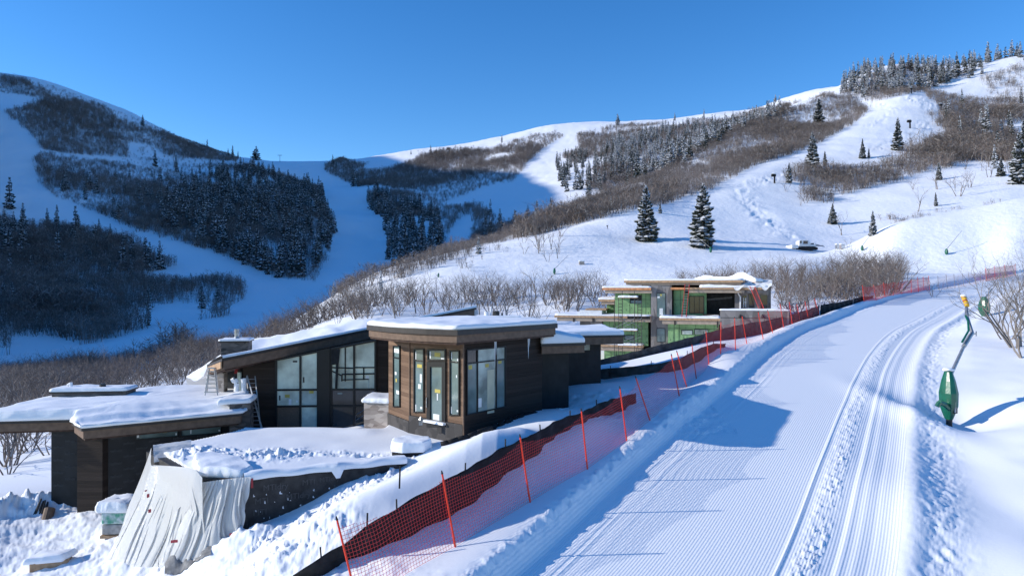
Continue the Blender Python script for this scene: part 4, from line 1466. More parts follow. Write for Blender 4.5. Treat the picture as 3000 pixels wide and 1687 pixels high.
def scale_poly(poly, d):
    c = sum((Vector(p) for p in poly), Vector((0, 0))) / len(poly)
    return [Vector(p) + (Vector(p) - c).normalized() * d for p in poly]


br = MB().prism(bay_poly, -1.74, -1.54).build('roof', M['metal_trim'], house)
MB().prism(scale_poly(bay_poly, -.10), -2.02, -1.745).build('fascia', M['fascia'], br)
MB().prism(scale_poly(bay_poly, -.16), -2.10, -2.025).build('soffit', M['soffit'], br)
snow_cap('roof_snow', scale_poly(bay_poly, -.07), -1.54, .17, br, 3, 150, .03, .5)
for (u_, D_, z0_, z1_, r_) in ((1450, 27.0, -2.0, -3.15, .035), (1548, 28.5, -2.0, -2.95, .04)):
    x_ = (u_ - CX) / F * D_
    MB().tube((x_, D_, z1_), (x_, D_, z0_), .004, r_, 6).tube((x_ + .05, D_ + .03, z1_ + .5), (x_ + .05, D_ + .03, z0_), .003, r_ * .6, 6).build('icicle', M['ice'], br)

# blocks at the right of the bay
P2a, P2b = Vector((1.33, 30.3)), Vector((2.56, 30.8))
MB().slab(P2a, P2b, -6.2, -2.75, 4.5).build('wall', M['housewrap'], house)
P3a, P3b = Vector((2.6, 35.2)), Vector((4.66, 35.8))
MB().prism([P3a, P3b, (4.2, 40.5), (1.5, 40)], -6.2, -2.82).build('wall', M['housewrap'], house)
window('window', P3a, P3b, 1700, 1731, 1004, 1028, M['pane_glare_pale'], house)
r2 = [Vector((1.25, 29.3)), Vector((3.25, 30.0)), Vector((3.0, 33.2)), Vector((0.9, 33))]
r2o = MB().prism(r2, -2.52, -2.40).build('roof', M['metal_trim'], house)
MB().prism(scale_poly(r2, -.09), -2.84, -2.525).build('fascia', M['fascia'], r2o)
snow_cap('roof_snow', scale_poly(r2, -.05), -2.40, .26, r2o, 5, 80, .02, .4, extra=lambda x, y: .16 * max(0, 1 - abs(x - 1.8) / .9))
r3 = [Vector((1.9, 33.6)), Vector((5.75, 34.6)), Vector((5.4, 40.5)), Vector((.6, 40.0)), Vector((.4, 33.6))]
r3o = MB().prism(r3, -2.48, -2.38).build('roof', M['metal_trim'], house)
MB().prism(scale_poly(r3, -.1), -2.84, -2.485).build('fascia', M['fascia'], r3o)
snow_cap('roof_snow', scale_poly(r3, -.06), -2.38, .24, r3o, 6, 110, .02, .3)

# big shed roof over the glass wall
def zpl(x, y):
    return 1.227 + .230 * x - .0465 * y


S1, S2, S0 = Vector((-12.75, 30.0)), Vector((-2.15, 41.0)), Vector((-14.75, 33.0))
S3 = Vector((-4.4, 46.0))
shed = [S1, S2, S3, Vector((-9, 47.5)), Vector((-17.5, 39.5)), S0]
sh = MB().prism(shed, lambda x, y: zpl(x, y) - .12, zpl).build('roof', M['metal_trim'], house)
MB().prism(scale_poly(shed, -.10), lambda x, y: zpl(x, y) - .50, lambda x, y: zpl(x, y) - .125).build('fascia', M['fascia'], sh)
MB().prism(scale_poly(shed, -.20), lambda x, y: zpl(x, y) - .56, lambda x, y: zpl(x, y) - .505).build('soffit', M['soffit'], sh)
fb = MB()
fb.slab(S0 + Vector((.12, -.05)), S1 + Vector((-.05, .1)), lambda x, y: zpl(x, y) - .42, lambda x, y: zpl(x, y) - .13, .06, .05)
fb.build('rafter_end', M['wood'], sh)


# thick, lumpy snow over the shed roof, heaped towards the back
NS, NR = 90, 26
front = [S1.lerp(S2, k / (NS - 1)) for k in range(NS)]
backc = [(545, 1100, 39), (600, 1068, 39.5), (660, 1036, 40), (720, 1002, 41), (830, 976, 42), (970, 956, 43), (1100, 938, 44), (1250, 930, 45), (1400, 905, 46)]
bk_u = smooth_curve(np.linspace(0, 1, len(backc)), [b[0] for b in backc])
bk_v = smooth_curve(np.linspace(0, 1, len(backc)), [b[1] for b in backc])
bk_d = smooth_curve(np.linspace(0, 1, len(backc)), [b[2] for b in backc])
G = []
for i in range(NR):
    t = i / (NR - 1)
    row = []
    for k in range(NS):
        s = k / (NS - 1)
        f = front[k]
        jag = .05 * math.sin(k * 1.3) + .06 * math.sin(k * .47)
        a = Vector((f.x + .02, f.y + .03 + jag * .6, zpl(f.x, f.y) + .01))
        w = W(float(bk_u(s)), float(bk_v(s)), float(bk_d(s)))
        tt = max(0.0, (t - .04) / .96)
        p = a.lerp(w, tt)
        z = zpl(p.x, p.y) + .16 * min(1, t / .06)
        rise = sstep(.12, .95, np.array(tt))
        z = z * (1 - rise) + (w.z) * rise
        nz = float(fbm(np.array([p.x * .55]), np.array([p.y * .35]), 5, 77)[0])
        z += nz * .30 * float(sstep(.12, .5, np.array(t))) + .04 * nz
        if i == 0:
            z = a.z
        row.append((p.x, p.y, z))
    G.append(row)
G.append([(p[0], p[1] + .3, p[2] - 2.5) for p in G[-1]])
MB().grid(G).build('roof_snow', M['roof_snow'], sh, smooth=True)

# stone chimney through the shed roof
ch = MB().prism([Vector(p) for p in ((-15.35, 36.0), (-14.0, 36.2), (-14.2, 37.3), (-15.5, 37.1))], -4.2, -2.86).build('chimney', M['stone'], house)
MB().prism([Vector(p) for p in ((-15.45, 35.92), (-13.92, 36.12), (-14.12, 37.4), (-15.6, 37.2))], -2.858, -2.80).build('chimney_cap', M['metal_trim'], ch)
snow_cap('cap_snow', [(-15.45, 35.92), (-13.92, 36.12), (-14.12, 37.4), (-15.6, 37.2)], -2.80, .10, ch, 9, 50, .01, .2)
MB().tube((-14.75, 36.6, -2.75), (-14.75, 36.6, -2.6), .17, .12, 12).tube((-14.75, 36.6, -2.6), (-14.75, 36.6, -2.2), .12, n=12).tube((-14.75, 36.6, -2.45), (-14.75, 36.6, -2.43), .17, n=12).tube((-14.75, 36.6, -2.33), (-14.75, 36.6, -2.31), .17, n=12).build('flue', M['galv'], ch)
# rear chimney with smoking flue
rc = MB().prism([(-1.9, 36.8), (.45, 36.8), (.3, 38), (-1.9, 38)], -3.0, -1.62).build('chimney', M['stone'], house)
snow_cap('cap_snow', [(-1.98, 36.7), (.5, 36.7), (.4, 38.1), (-1.98, 38.1)], -1.62, .10, rc, 10, 60, .02, .2)
for u_, v0_, v1_, r_, mm in ((1425, 925, 913, .12, 'pipe_white'), (1438, 925, 898, .045, 'pipe_white'), (1453, 924, 911, .2, 'rail'), (1471, 924, 917, .05, 'rail')):
    x_ = (u_ - CX) / F * 37.4
    MB().tube((x_, 37.4, zat(v0_, 37.4)), (x_, 37.4, zat(v1_, 37.4)), r_, n=10).build('vent_pipe', M[mm], rc)

# tall glass wall
GY = 32.3
GA, GB = Vector((-12.9, 32.1)), Vector((-6.0, 32.45))


def under(x, y):
    return zpl(x, y) - .58


def gseg(u0, u1, m, name='wall', off=0.0, z0=FLOOR):
    a, b = on_line(GA, GB, u0), on_line(GA, GB, u1)
    return MB().slab(a, b, z0, under, .18, off).build(name, M[m], house)


gseg(712, 806, 'siding_shaded', 'dark_wall')
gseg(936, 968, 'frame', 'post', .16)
gseg(1104, 1142, 'siding_shaded', 'dark_wall')
FD, FL, OS = M['pane_glare'], M['pane_glare_pale'], M['osb']
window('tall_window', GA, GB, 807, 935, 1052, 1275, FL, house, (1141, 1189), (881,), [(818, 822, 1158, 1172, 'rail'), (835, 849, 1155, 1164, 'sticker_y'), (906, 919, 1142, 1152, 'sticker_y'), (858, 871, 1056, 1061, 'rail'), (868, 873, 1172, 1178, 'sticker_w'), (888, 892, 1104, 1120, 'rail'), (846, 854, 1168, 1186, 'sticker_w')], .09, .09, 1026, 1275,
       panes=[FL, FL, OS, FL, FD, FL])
window('tall_window', GA, GB, 968, 1103, 1020, 1275, FD, house, (1140, 1188), (1038,), [(1072, 1081, 1100, 1108, 'sticker_w'), (1078, 1082, 1108, 1140, 'pane_glare'), (1064, 1079, 1173, 1178, 'pane_glare'), (989, 1003, 1150, 1154, 'pane_glare')], .09, .09, 994, 1275,
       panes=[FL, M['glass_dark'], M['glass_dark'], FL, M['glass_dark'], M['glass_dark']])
# what shows through and against the right-hand glass: torn black sheet, inner railing, stair rail
def on_glass(u, v, o):
    p = on_line(GA, GB, u)
    return (p.x, p.y - o, zat(v, p.y))


MB().add([on_glass(973, 1023, .1), on_glass(998, 1021, .1), on_glass(994, 1065, .12), on_glass(971, 1068, .12)], [(3, 2, 1, 0)]).add([on_glass(986, 1065, .12), on_glass(994, 1065, .12), on_glass(990, 1137, .1), on_glass(983, 1137, .1)], [(3, 2, 1, 0)]).build('torn_sheet', M['black_fabric'], house)
rl = MB()
for (u0, v0, u1, v1, r_) in ((968, 1076, 1036, 1078, .03), (1040, 1076, 1100, 1076, .03), (968, 1084, 1002, 1100, .03), (1002, 1096, 1098, 1094, .035), (1002, 1112, 1080, 1110, .025), (1012, 1018, 1012, 1116, .03), (1002, 1098, 1002, 1116, .03), (1066, 1076, 1066, 1112, .03)):
    p, q = on_glass(u0, v0, .045), on_glass(u1, v1, .045)
    rl.tube(p, q, r_, n=4)
rl.build('inner_railing', M['rail'], house)
rl = MB()
for (u0, v0, u1, v1) in ((1042, 1216, 1085, 1188), (1042, 1216, 1040, 1250), (1044, 1230, 1086, 1202)):
    rl.tube(on_glass(u0, v0, .05), on_glass(u1, v1, .05), .014, n=4)
rl.build('stair_rail', M['galv'], house)
# left end: open recess where work goes on
MB().slab((-14.2, 33.6), (-12.9, 33.2), -6.5, lambda x, y: under(x, y), .2).build('dark_wall', M['housewrap'], house)
MB().slab((-14.15, 32.6), (-13.75, 32.55), -5.3, -4.05, .35).build('stone_pier', M['stone_pale'], house)
MB().slab((-12.95, 33.1), (-12.9, 32.1), -6.5, under, .12).build('dark_wall', M['siding_shaded'], house)
MB().slab((-13.35, 33.02), (-13.22, 33.0), -5.0, -3.85, .1).build('door_jamb', M['pane_glare'], house)
MB().slab((-12.86, 32.15), (-12.7, 32.13), -5.0, -3.95, .1, .15).build('door_jamb', M['pane_glare'], house)
# stone box beside the bay
sb = MB().prism([(-6.55, 30.2), (-5.4, 29.85), (-5.2, 31.2), (-6.4, 31.5)], FLOOR, -5.05).build('stone_planter', M['stone_pale'], house)
snow_cap('planter_snow', [(-6.6, 30.12), (-5.35, 29.78), (-5.15, 31.3), (-6.45, 31.6)], -5.05, .22, sb, 12, 60, .04, .3)
# back mass that closes the house
MB().prism([(-12.6, 33.0), (-5.9, 33.2), (-4.5, 33.5), (-4.0, 40), (-12.0, 38.5)], FLOOR, lambda x, y: under(x, y)).build('inner_wall', M['housewrap'], house)
MB().prism([(-1.6, 33.2), (1.2, 33.6), (1.0, 40), (-3.4, 40)], FLOOR, -2.4).build('inner_wall', M['housewrap'], house)
# low wing
LZ = -5.36
low = [Vector((-21.3, 27.3)), Vector((-17.75, 27.8)), Vector((-17.55, 27.2)), Vector((-16.4, 26.0)), Vector((-11.5, 29.2)), Vector((-12.3, 32.4)), Vector((-13.2, 35.2)), Vector((-17.0, 35.2)), Vector((-21.6, 31.4))]
lr = MB().prism(low, LZ - .10, LZ).build('roof', M['metal_trim'], house)
MB().prism(scale_poly(low, -.12), LZ - .42, LZ - .105).build('fascia', M['fascia'], lr)
MB().prism(scale_poly(low, -.22), LZ - .5, LZ - .425).build('soffit', M['soffit'], lr)


def ripple(x, y):
    s = (x + 16.4) * .546 - (y - 26.0) * .838         # metres out from the front eave line
    return .22 * math.exp(-((s + .9) / .25) ** 2) * 0 + .10 * math.tanh((-s - 1.0) / .12) + .07 * math.tanh((-s - 1.9) / .15) + (.35 * math.exp(-((x + 12.0) ** 2 + (y - 30.8) ** 2) / .9))


snow_cap('roof_snow', scale_poly(low, -.03), LZ, .25, lr, 14, 260, .10, .25, extra=ripple)
WA, WB = Vector((-19.0, 28.15)), Vector((-17.85, 28.2))
MB().slab(WA, WB, -10.5, LZ - .43, 3.0).build('wall', M['housewrap'], house)
PA, PB = Vector((-17.55, 27.55)), Vector((-16.5, 27.5))
MB().slab(PA, PB, -10.5, LZ - .43, .9).build('siding_pier', M['siding_shaded'], house)
LA, LB = Vector((-16.5, 27.85)), Vector((-11.7, 30.6))
MB().slab(LA, LB, -10.5, LZ - .43, .25).build('wall', M['housewrap'], house)
window('strip_window', LA, LB, 397, 522, 1270, 1288, M['teal'], house, (), (), [(401, 407, 1270, 1281, 'sticker_w'), (478, 490, 1263, 1267, 'sticker_y'), (514, 518, 1268, 1274, 'sticker_w')], .03, .05, 1254, 1278)
window('strip_window', LA, LB, 530, 648, 1253, 1278, M['teal'], house, (), (), [(557, 561, 1253, 1270, 'sticker_w'), (640, 645, 1258, 1263, 'sticker_w')], .03, .05, 1243, 1268)
MB().prism([(-12.15, 29.35), (-11.42, 29.75), (-11.7, 30.9), (-12.3, 30.8)], -8, -5.0).build('stone_pier', M['stone'], house)
snow_cap('pier_snow', [(-12.6, 29.2), (-11.38, 29.7), (-11.6, 31.0), (-12.8, 30.9)], -5.0, .22, house, 15, 60, .05, .2)
ps = MB().prism([(-20.9, 31.0), (-17.75, 31.35), (-17.85, 32.4), (-21.0, 32.0)], -5.4, -4.78).build('stone_curb', M['stone'], house)
MB().prism([(-20.98, 30.92), (-17.68, 31.28), (-17.78, 32.48), (-21.08, 32.08)], -4.778, -4.72).build('curb_cap', M['metal_trim'], ps)
snow_cap('curb_snow', [(-20.95, 30.95), (-17.7, 31.3), (-17.8, 32.45), (-21.05, 32.05)], -4.72, .15, ps, 16, 80, .03, .3)
for u_, v0_, v1_, r_, mm in ((208, 1146, 1120, .07, 'pipe_white'), (228, 1146, 1134, .05, 'rail'), (301, 1142, 1124, .14, 'rail')):
    x_ = (u_ - CX) / F * 31.6
    t_ = MB().tube((x_, 31.6, zat(v0_, 31.6)), (x_, 31.6, zat(v1_, 31.6)), r_, n=8)
    if u_ == 208:
        t_.tube((x_, 31.6, zat(1122, 31.6)), (x_ - .16, 31.6, zat(1128, 31.6)), .06, n=8)
    t_.build('vent_pipe', M[mm], ps)
for pts in ([(680, 1116), (688, 1111), (694, 1122), (693, 1146)], [(714, 1146), (714, 1120), (713, 1108)]):
    MB().path([W(a, b, 31.2) for a, b in pts], .12, 10).build('vent_pipe', M['pipe_white'], house)


def words_on(txt, p, d, size, material, parent, name='lettering', extr=.002):
    """flat lettering on a wall: p start point, d direction along the wall"""
    cu = bpy.data.curves.new(name, 'FONT')
    cu.body, cu.size, cu.extrude = txt, size, extr
    t = bpy.data.objects.new(name, cu)
    COL.objects.link(t)
    dg = bpy.context.evaluated_depsgraph_get()
    me = bpy.data.meshes.new_from_object(t.evaluated_get(dg))
    bpy.data.objects.remove(t)
    d = Vector((d[0], d[1], 0)).normalized()
    up = Vector((0, 0, 1))
    n = d.cross(up)
    mt = Matrix((d, up, n)).transposed().to_4x4()
    mt.translation = Vector(p) + n * .01
    me.transform(mt)
    return me


def print_wall(txt, a, b, z0, z1, size, dx, dz, parent, material, off=.0, skip=None):
    """rows of staggered print across a wall, joined into one mesh part"""
    a, b = Vector(a[:2]), Vector(b[:2])
    L = (b - a).length
    d = (b - a).normalized()
    n = Vector((d.y, -d.x))
    one = words_on(txt, (0, 0, 0), (1, 0), size, material, parent)
    vs0 = [v.co.copy() for v in one.vertices]
    fs0 = [tuple(p.vertices) for p in one.polygons]
    mb = MB()
    r = 0
    z = z1 - size * 1.4
    w0 = max(v.x for v in vs0)
    while z > z0:
        s = .1 + (dx / 2 if r % 2 else 0)
        while s + w0 < L:
            if not (skip and skip(s, z)):
                o = a + d * s + n * (off + .004)
                mb.add([(o.x + d.x * v.x - n.x * v.y, o.y + d.y * v.x - n.y * v.y, z + v.z) for v in vs0], fs0)
            s += dx
        z -= dz
        r += 1
    bpy.data.meshes.remove(one)
    return tag(mb.build('lettering_pattern', material, parent), kind='stuff')


print_wall('tefnor', WA, WB, -8.4, LZ - .5, .17, .92, .26, house, M['wrap_print'])
print_wall('tefnor', LA, LB, -8.6, LZ - .6, .17, .92, .26, house, M['wrap_print'], skip=lambda s, z: z > -6.3 and s > .9)
# ------------------------------------------------------------------ house two, under construction
M['zip'] = mat('green_sheathing', (.20, .35, .165), .75, .18, 1.2)
M['seam'] = mat('black_seam_tape', (.02, .025, .02), .7, .1)
M['stone_grey'] = stone_mat('grey_stone_board', (.13, .12, .115), (.27, .25, .24), 2.4, .7)
M['fascia_pale'] = mat('pale_fascia', (.36, .285, .22), .7, .12, 3)
M['plastic'] = mat('white_plastic', (.70, .70, .70), .35, .1, 2, 0, .6, 6)
M['red_paint'] = mat('red_fibreglass', (.42, .035, .03), .5, .2)
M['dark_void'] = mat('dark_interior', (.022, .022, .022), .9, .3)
A2 = R(16)
F2d = Vector((math.cos(A2), -math.sin(A2)))
N2 = Vector((-math.sin(A2), -math.cos(A2)))               # faces the viewer and the sun
H2P = Vector((13.77, 68.0))
h2 = empty('unfinished_house', (13.8, 68, -7), 'unfinished house with green sheathed walls and flat stacked roofs beyond the netting', 'house')


def fp(u, off=0.0):
    """plan point on the front plane (moved off metres towards the viewer) at picture column u"""
    p = H2P + N2 * off
    return on_line(p, p + F2d, u)


def fbox(u0, u1, v0, v1, off, deep, m, name, parent=None, build=True):
    a, b = fp(u0, off), fp(u1, off)
    mid = (a.y + b.y) / 2
    c, d = b - N2 * deep, a - N2 * deep
    mb = MB().prism([a, b, c, d], zat(v1, mid), zat(v0, mid))
    return mb.build(name, M[m], parent or h2) if build else mb


def fplate(rects, off, m, name, parent, t=.03):
    mb = MB()
    for (u0, v0, u1, v1) in rects:
        a, b = fp(u0, off), fp(u1, off)
        mid = (a.y + b.y) / 2
        mb.prism([a, b, b - N2 * t, a - N2 * t], zat(v1, mid), zat(v0, mid))
    return mb.build(name, M[m], parent)


def fsnow(u0, u1, v, off, deep, th, seed, parent, lump=.5, edge=0.0):
    a, b = fp(u0, off - edge), fp(u1, off - edge)
    mid = (a.y + b.y) / 2
    return snow_cap('roof_snow', [a, b, b - N2 * deep, a - N2 * deep], zat(v, mid), th, parent, seed, 100, .03, lump)


def green(u0, u1, v0, v1, off, deep, name='sheathed_wall', seams=(), rows=()):
    w = fbox(u0, u1, v0, v1, off, deep, 'zip', name)
    rc_ = [(u - .45, v0, u + .45, v1) for u in seams] + [(u0, v - .4, u1, v + .4) for v in rows]
    g = np.random.default_rng(int(u0))
    for k in range(int((u1 - u0) / 7)):                      # printed marks and nail patches
        uu, vv = g.uniform(u0 + 2, u1 - 2), g.uniform(v0 + 6, v1 - 6)
        rc_.append((uu - .25, vv - g.uniform(1, 4), uu + g.uniform(.3, 1.2), vv + g.uniform(.5, 3)))
    if rc_:
        fplate(rc_, off + .012, 'seam', 'seam_tape', w, .011)
    return w


# upper storey
green(1802, 1906, 859, 925, 0, 8, seams=(1823, 1845, 1859, 1868, 1880, 1892), rows=(877,))
f_ = fplate([(1846, 864, 1880, 889)], .03, 'frame', 'window', h2, .03)
fplate([(1848, 880, 1859, 888), (1861, 880, 1879, 888)], .045, 'teal', 'pane', f_, .012)
o = fbox(1764, 1907, 843, 850, 1.3, 9, 'wood_orange', 'roof')
fbox(1773, 1910, 850.6, 859, 1.2, 8.8, 'fascia_pale', 'fascia', o)
fsnow(1764, 1907, 843, 1.3, 8.5, .16, 31, o)
green(1777, 1800, 893, 925, -2, 6, seams=(1796,))
o = fbox(1753, 1802, 877, 884, 0, 7, 'wood', 'roof')
fbox(1761, 1802, 884.6, 892, -.1, 6, 'fascia_pale', 'fascia', o)
fsnow(1753, 1802, 877, 0, 6.5, .2, 32, o)
# balcony
o = fbox(1624, 1905, 925, 931.5, 2.2, 11, 'wood', 'balcony')
fbox(1632, 1906, 932, 941.5, 2.1, 10.5, 'fascia_pale', 'fascia', o)
fplate([(1678, 932, 1684, 943), (1735, 932, 1742, 944)], 2.14, 'metal_trim', 'fascia_joint', o, .03)
fsnow(1626, 1904, 925, 2.2, 9, .14, 33, o, .7)
fplate([(1838, 927, 1905, 934)], 2.22, 'black_fabric', 'torn_membrane', o, .01)
b_ = fbox(1698, 1763, 909, 925, .5, 3, 'plastic', 'wrapped_crate')
fbox(1715, 1775, 904.5, 908.5, .3, 2.8, 'wood', 'parapet_rail')
fbox(1699, 1763, 941, 975, .5, 6, 'stone_grey', 'stone_wall')
# lower storey
green(1767, 1899, 941, 1012, .2, 9, seams=(1786, 1803, 1824, 1850, 1868, 1880), rows=(962, 1002))
f_ = fplate([(1829, 981, 1858, 996)], .24, 'frame', 'window', h2, .03)
fplate([(1831, 983, 1856, 994)], .255, 'teal', 'pane', f_, .012)
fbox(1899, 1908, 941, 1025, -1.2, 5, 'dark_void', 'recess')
o = fbox(1758, 1884, 1010, 1017, 1.5, 9, 'wood', 'terrace_deck')
fbox(1758, 1880, 1017.5, 1028, 1.4, 8.8, 'fascia_pale', 'fascia', o)
fsnow(1760, 1882, 1010, 1.5, 1.4, .1, 34, o)
green(1770, 1880, 1028, 1075, .4, 8, seams=(1790, 1806, 1830, 1850), rows=(1040,))
# stone pier with its windows
fbox(1907, 1968, 832, 1060, .9, 9, 'stone_grey', 'stone_pier')
for (u0, v0, u1, v1) in ((1924, 858, 1950, 930), (1924, 961, 1949, 1002)):
    f_ = fplate([(u0, v0, u1, v1)], .93, 'frame', 'window', h2, .028)
    fplate([(u0 + 1.3, v0 + 1.5, u1 - 1.3, v1 - 1.5)], .945, 'teal', 'pane', f_, .013)
    if v0 < 900:
        fplate([(1934, 861, 1939, 867)], .953, 'sticker_y', 'sticker', f_, .006)
        fplate([(1932, 903, 1942, 922), (1926, 868, 1933, 873)], .953, 'sticker_w', 'sticker', f_, .006)
# top roof
top = [fp(1828, 1.0), fp(2176, 1.6), fp(2210, -9), fp(1850, -12)]
o = MB().prism(top, .52, .72).build('roof', M['wood'], h2)
MB().prism(scale_poly(top, -.25), .30, .515).build('soffit', M['fascia_pale'], o)
snow_cap('roof_snow', scale_poly(top, -.05), .72, .16, o, 35, 120, .03, .5)
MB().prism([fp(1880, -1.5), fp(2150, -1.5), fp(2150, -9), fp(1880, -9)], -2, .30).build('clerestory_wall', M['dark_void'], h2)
# right half
green(1974, 2007, 850, 925, .2, 8, seams=(1977, 1994), rows=(879,))
w_ = green(2007, 2070, 858, 925, -.3, 7)
f_ = fplate([(2019, 867, 2063, 919)], -.26, 'frame', 'window', h2, .03)
fplate([(2021, 869, 2033.5, 917), (2035, 869, 2048, 917), (2049.5, 869, 2061, 917)], -.245, 'glass_dark', 'pane', f_, .013)
# open bay with raking props
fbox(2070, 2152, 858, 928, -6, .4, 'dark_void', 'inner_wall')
fbox(2076, 2120, 862, 922, -4.5, .3, 'plastic', 'inner_wall')
pr = MB()
for (u0, v0, u1, v1, r_) in ((2074, 880, 2094, 922, .09), (2081, 880, 2089, 922, .07), (2109, 877, 2098, 922, .09), (2117, 877, 2103, 922, .05)):
    a, b = fp(u0, -1.4), fp(u1, -1.2)
    pr.tube((a.x, a.y, zat(v0, a.y)), (b.x, b.y, zat(v1, b.y)), r_, n=5)
pr.build('raking_props', M['rail'], h2)
a, b = fp(2070, -1.0), fp(2145, -1.0)
MB().tube((a.x, a.y, zat(878, a.y)), (b.x, b.y, zat(871, b.y)), .10, n=4).build('header_beam', M['galv'], h2)
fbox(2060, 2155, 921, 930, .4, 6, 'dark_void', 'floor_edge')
fbox(2153, 2166, 858, 912, .5, .8, 'stone_grey', 'column')
a = fp(2162, .62)
MB().path([(a.x, a.y, zat(858, a.y)), (a.x + .12, a.y, zat(864, a.y)), (a.x + .22, a.y, zat(870, a.y)), (a.x + .22, a.y, zat(912, a.y))], .06, 6).build('downpipe', M['pipe_white'], h2)
w_ = fbox(2166, 2251, 856, 915, .2, 7, 'stone_grey', 'wall')
fplate([(2176, 866, 2187, 908), (2195, 862, 2210, 912), (2228, 864, 2248, 912)], .23, 'glass_dark', 'window', w_, .025)
fplate([(2178, 872, 2180, 900), (2184, 872, 2186, 900), (2177, 884, 2187, 885.5)], .245, 'sticker_w', 'sticker', w_, .01)
o = fbox(1965, 2252, 842, 848.5, 1.4, 8, 'wood', 'roof')
fbox(2018, 2181, 849, 858, 1.3, 7.6, 'fascia_pale', 'fascia', o)
fbox(2181.5, 2252, 849, 858, 1.1, 7.4, 'stone_grey', 'fascia', o)
fplate([(1965, 842, 2008, 848.5)], 1.415, 'wood_orange', 'fascia_board', o, .012)
fsnow(2050, 2250, 842, 1.4, 7, .26, 36, o, .9)
# tall end volume, its right side in shade
e0, e1 = fp(2251, -.4), Vector((22.75, 66.5))
MB().prism([e0 + Vector((.25, 0)), e1, e1 + Vector((-1.6, 6)), e0 + Vector((-5, 6))], -7, .36).build('end_wall', M['stone_grey'], h2)
er = [fp(2215, .3), e1 + Vector((1.3, -1.2)), e1 + Vector((-.5, 7)), e0 + Vector((-5.5, 7))]
o = MB().prism(er, .38, .58).build('roof', M['wood'], h2)
snow_cap('roof_snow', scale_poly(er, -.05), .58, .3, o, 37, 100, .03, .9, extra=lambda x, y: .85 * math.exp(-((x - 22.0) ** 2 / 1.2 + (y - 65.8) ** 2 / 3.0)) + .35 * math.exp(-((x - 20.2) ** 2 / 1.0)))
G = []
for i in range(14):
    row = []
    for j in range(22):
        u = 2150 + 112 * j / 21
        a = fp(u, 1.5 - 2.6 * i / 13)
        z = zat(838, a.y) + .12 + .55 * (j / 21) * (i / 13) + .34 * float(fbm(np.array([a.x * 1.7]), np.array([i * .6]), 3, 91)[0])
        if i == 0:
            z -= .30 + .15 * math.sin(j * .8)
        row.append((a.x, a.y, z))
    G.append(row)
MB().grid(G).build('roof_tarp', M['plastic'], h2, smooth=True)
for u_, v1_ in ((2167, 816), (2178, 801)):
    a = fp(u_, -2.0)
    MB().tube((a.x, a.y, .6), (a.x, a.y, zat(v1_, a.y)), .07, n=8).build('vent_pipe', M['pipe_white'], h2)
a = fp(2068, .8)
MB().tube((a.x, a.y, zat(836, a.y)), (a.x, a.y, zat(822, a.y)), .07, n=8).build('vent_pipe', M['galv'], h2)
# lower right storey
o = fbox(1931, 2110, 932, 939, 3.0, 8, 'wood', 'balcony')
fbox(1940, 2109, 939.5, 950, 2.9, 7.6, 'fascia_pale', 'fascia', o)
fplate([(1975, 940, 1980, 952), (2100, 940, 2104, 960)], 2.94, 'metal_trim', 'fascia_joint', o, .03)
fsnow(1933, 2109, 932, 3.0, 3, .16, 38, o, .9)
green(1957, 2106, 950, 1030, 1.4, 8, seams=(1975, 1990, 2038, 2066, 2092), rows=(963,))
f_ = fplate([(1996, 966, 2030, 980), (2034, 964, 2075, 980)], 1.44, 'frame', 'window', h2, .03)
fplate([(1998, 968, 2028, 979), (2036, 966, 2073, 979)], 1.455, 'pane_glare', 'pane', f_, .012)
# long stone parapet with its lamps
pw = fbox(2110, 2312, 910, 985, 7.5, .5, 'stone_grey', 'parapet_wall')
fsnow(2109, 2313, 910, 7.55, .6, .14, 39, pw, .3)
fplate([(2110, 931, 2312, 932)], 7.52, 'seam', 'joint_line', pw, .02)
for u_ in (2168, 2234):
    a = fp(u_, 7.5)
    z = zat(928, a.y)
    MB().add([(a.x - .16, a.y, z), (a.x + .16, a.y, z), (a.x + .16, a.y - .3, z - .1), (a.x - .16, a.y - .3, z - .1), (a.x, a.y, z + .25), (a.x, a.y - .1, z + .18)],
             [(0, 1, 2, 3), (0, 3, 5, 4), (1, 4, 5, 2), (3, 2, 5), (0, 4, 1)]).build('wall_light', M['rail'], pw)
# bulk behind the façade
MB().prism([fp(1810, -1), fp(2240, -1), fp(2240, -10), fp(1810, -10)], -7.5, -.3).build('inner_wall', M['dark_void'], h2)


def ladder(name, p0, p1, width, wd, mtr, mrung, label, rungs, r=.035, extra=None):
    """straight ladder from foot p0 to head p1"""
    p0, p1 = Vector(p0), Vector(p1)
    o = empty(name, p0, label, 'ladder')
    d = (p1 - p0)
    w = Vector(wd).normalized() * width / 2
    MB().tube(p0 - w, p1 - w, r, n=4).build('rail', M[mtr], o)
    MB().tube(p0 + w, p1 + w, r, n=4).build('rail', M[mtr], o)
    mb = MB()
    for k in range(rungs):
        c = p0 + d * ((k + .7) / (rungs + .4))
        mb.tube(c - w, c + w, r * .65, n=4)
    x = mb.build('rung', M[mrung], o)
    x['kind'] = 'stuff'
    return o


a, b = fp(2004, 3.2), fp(2013.5, 1.6)
ladder('ladder', (a.x, a.y, zat(928, a.y)), (b.x, b.y, zat(832, b.y)), .40, F2d.to_3d(), 'red_paint', 'alu', 'red ladder leaning on the upper roof beside green panels of the unfinished house', 12)
a, b = fp(2234, 4.2), fp(2204, 1.6)
ladder('ladder', (a.x, a.y, zat(912, a.y)), (b.x, b.y, zat(839, b.y)), .42, F2d.to_3d(), 'red_paint', 'red_paint', 'red ladder leaning left in the dark corner of the unfinished house', 12)

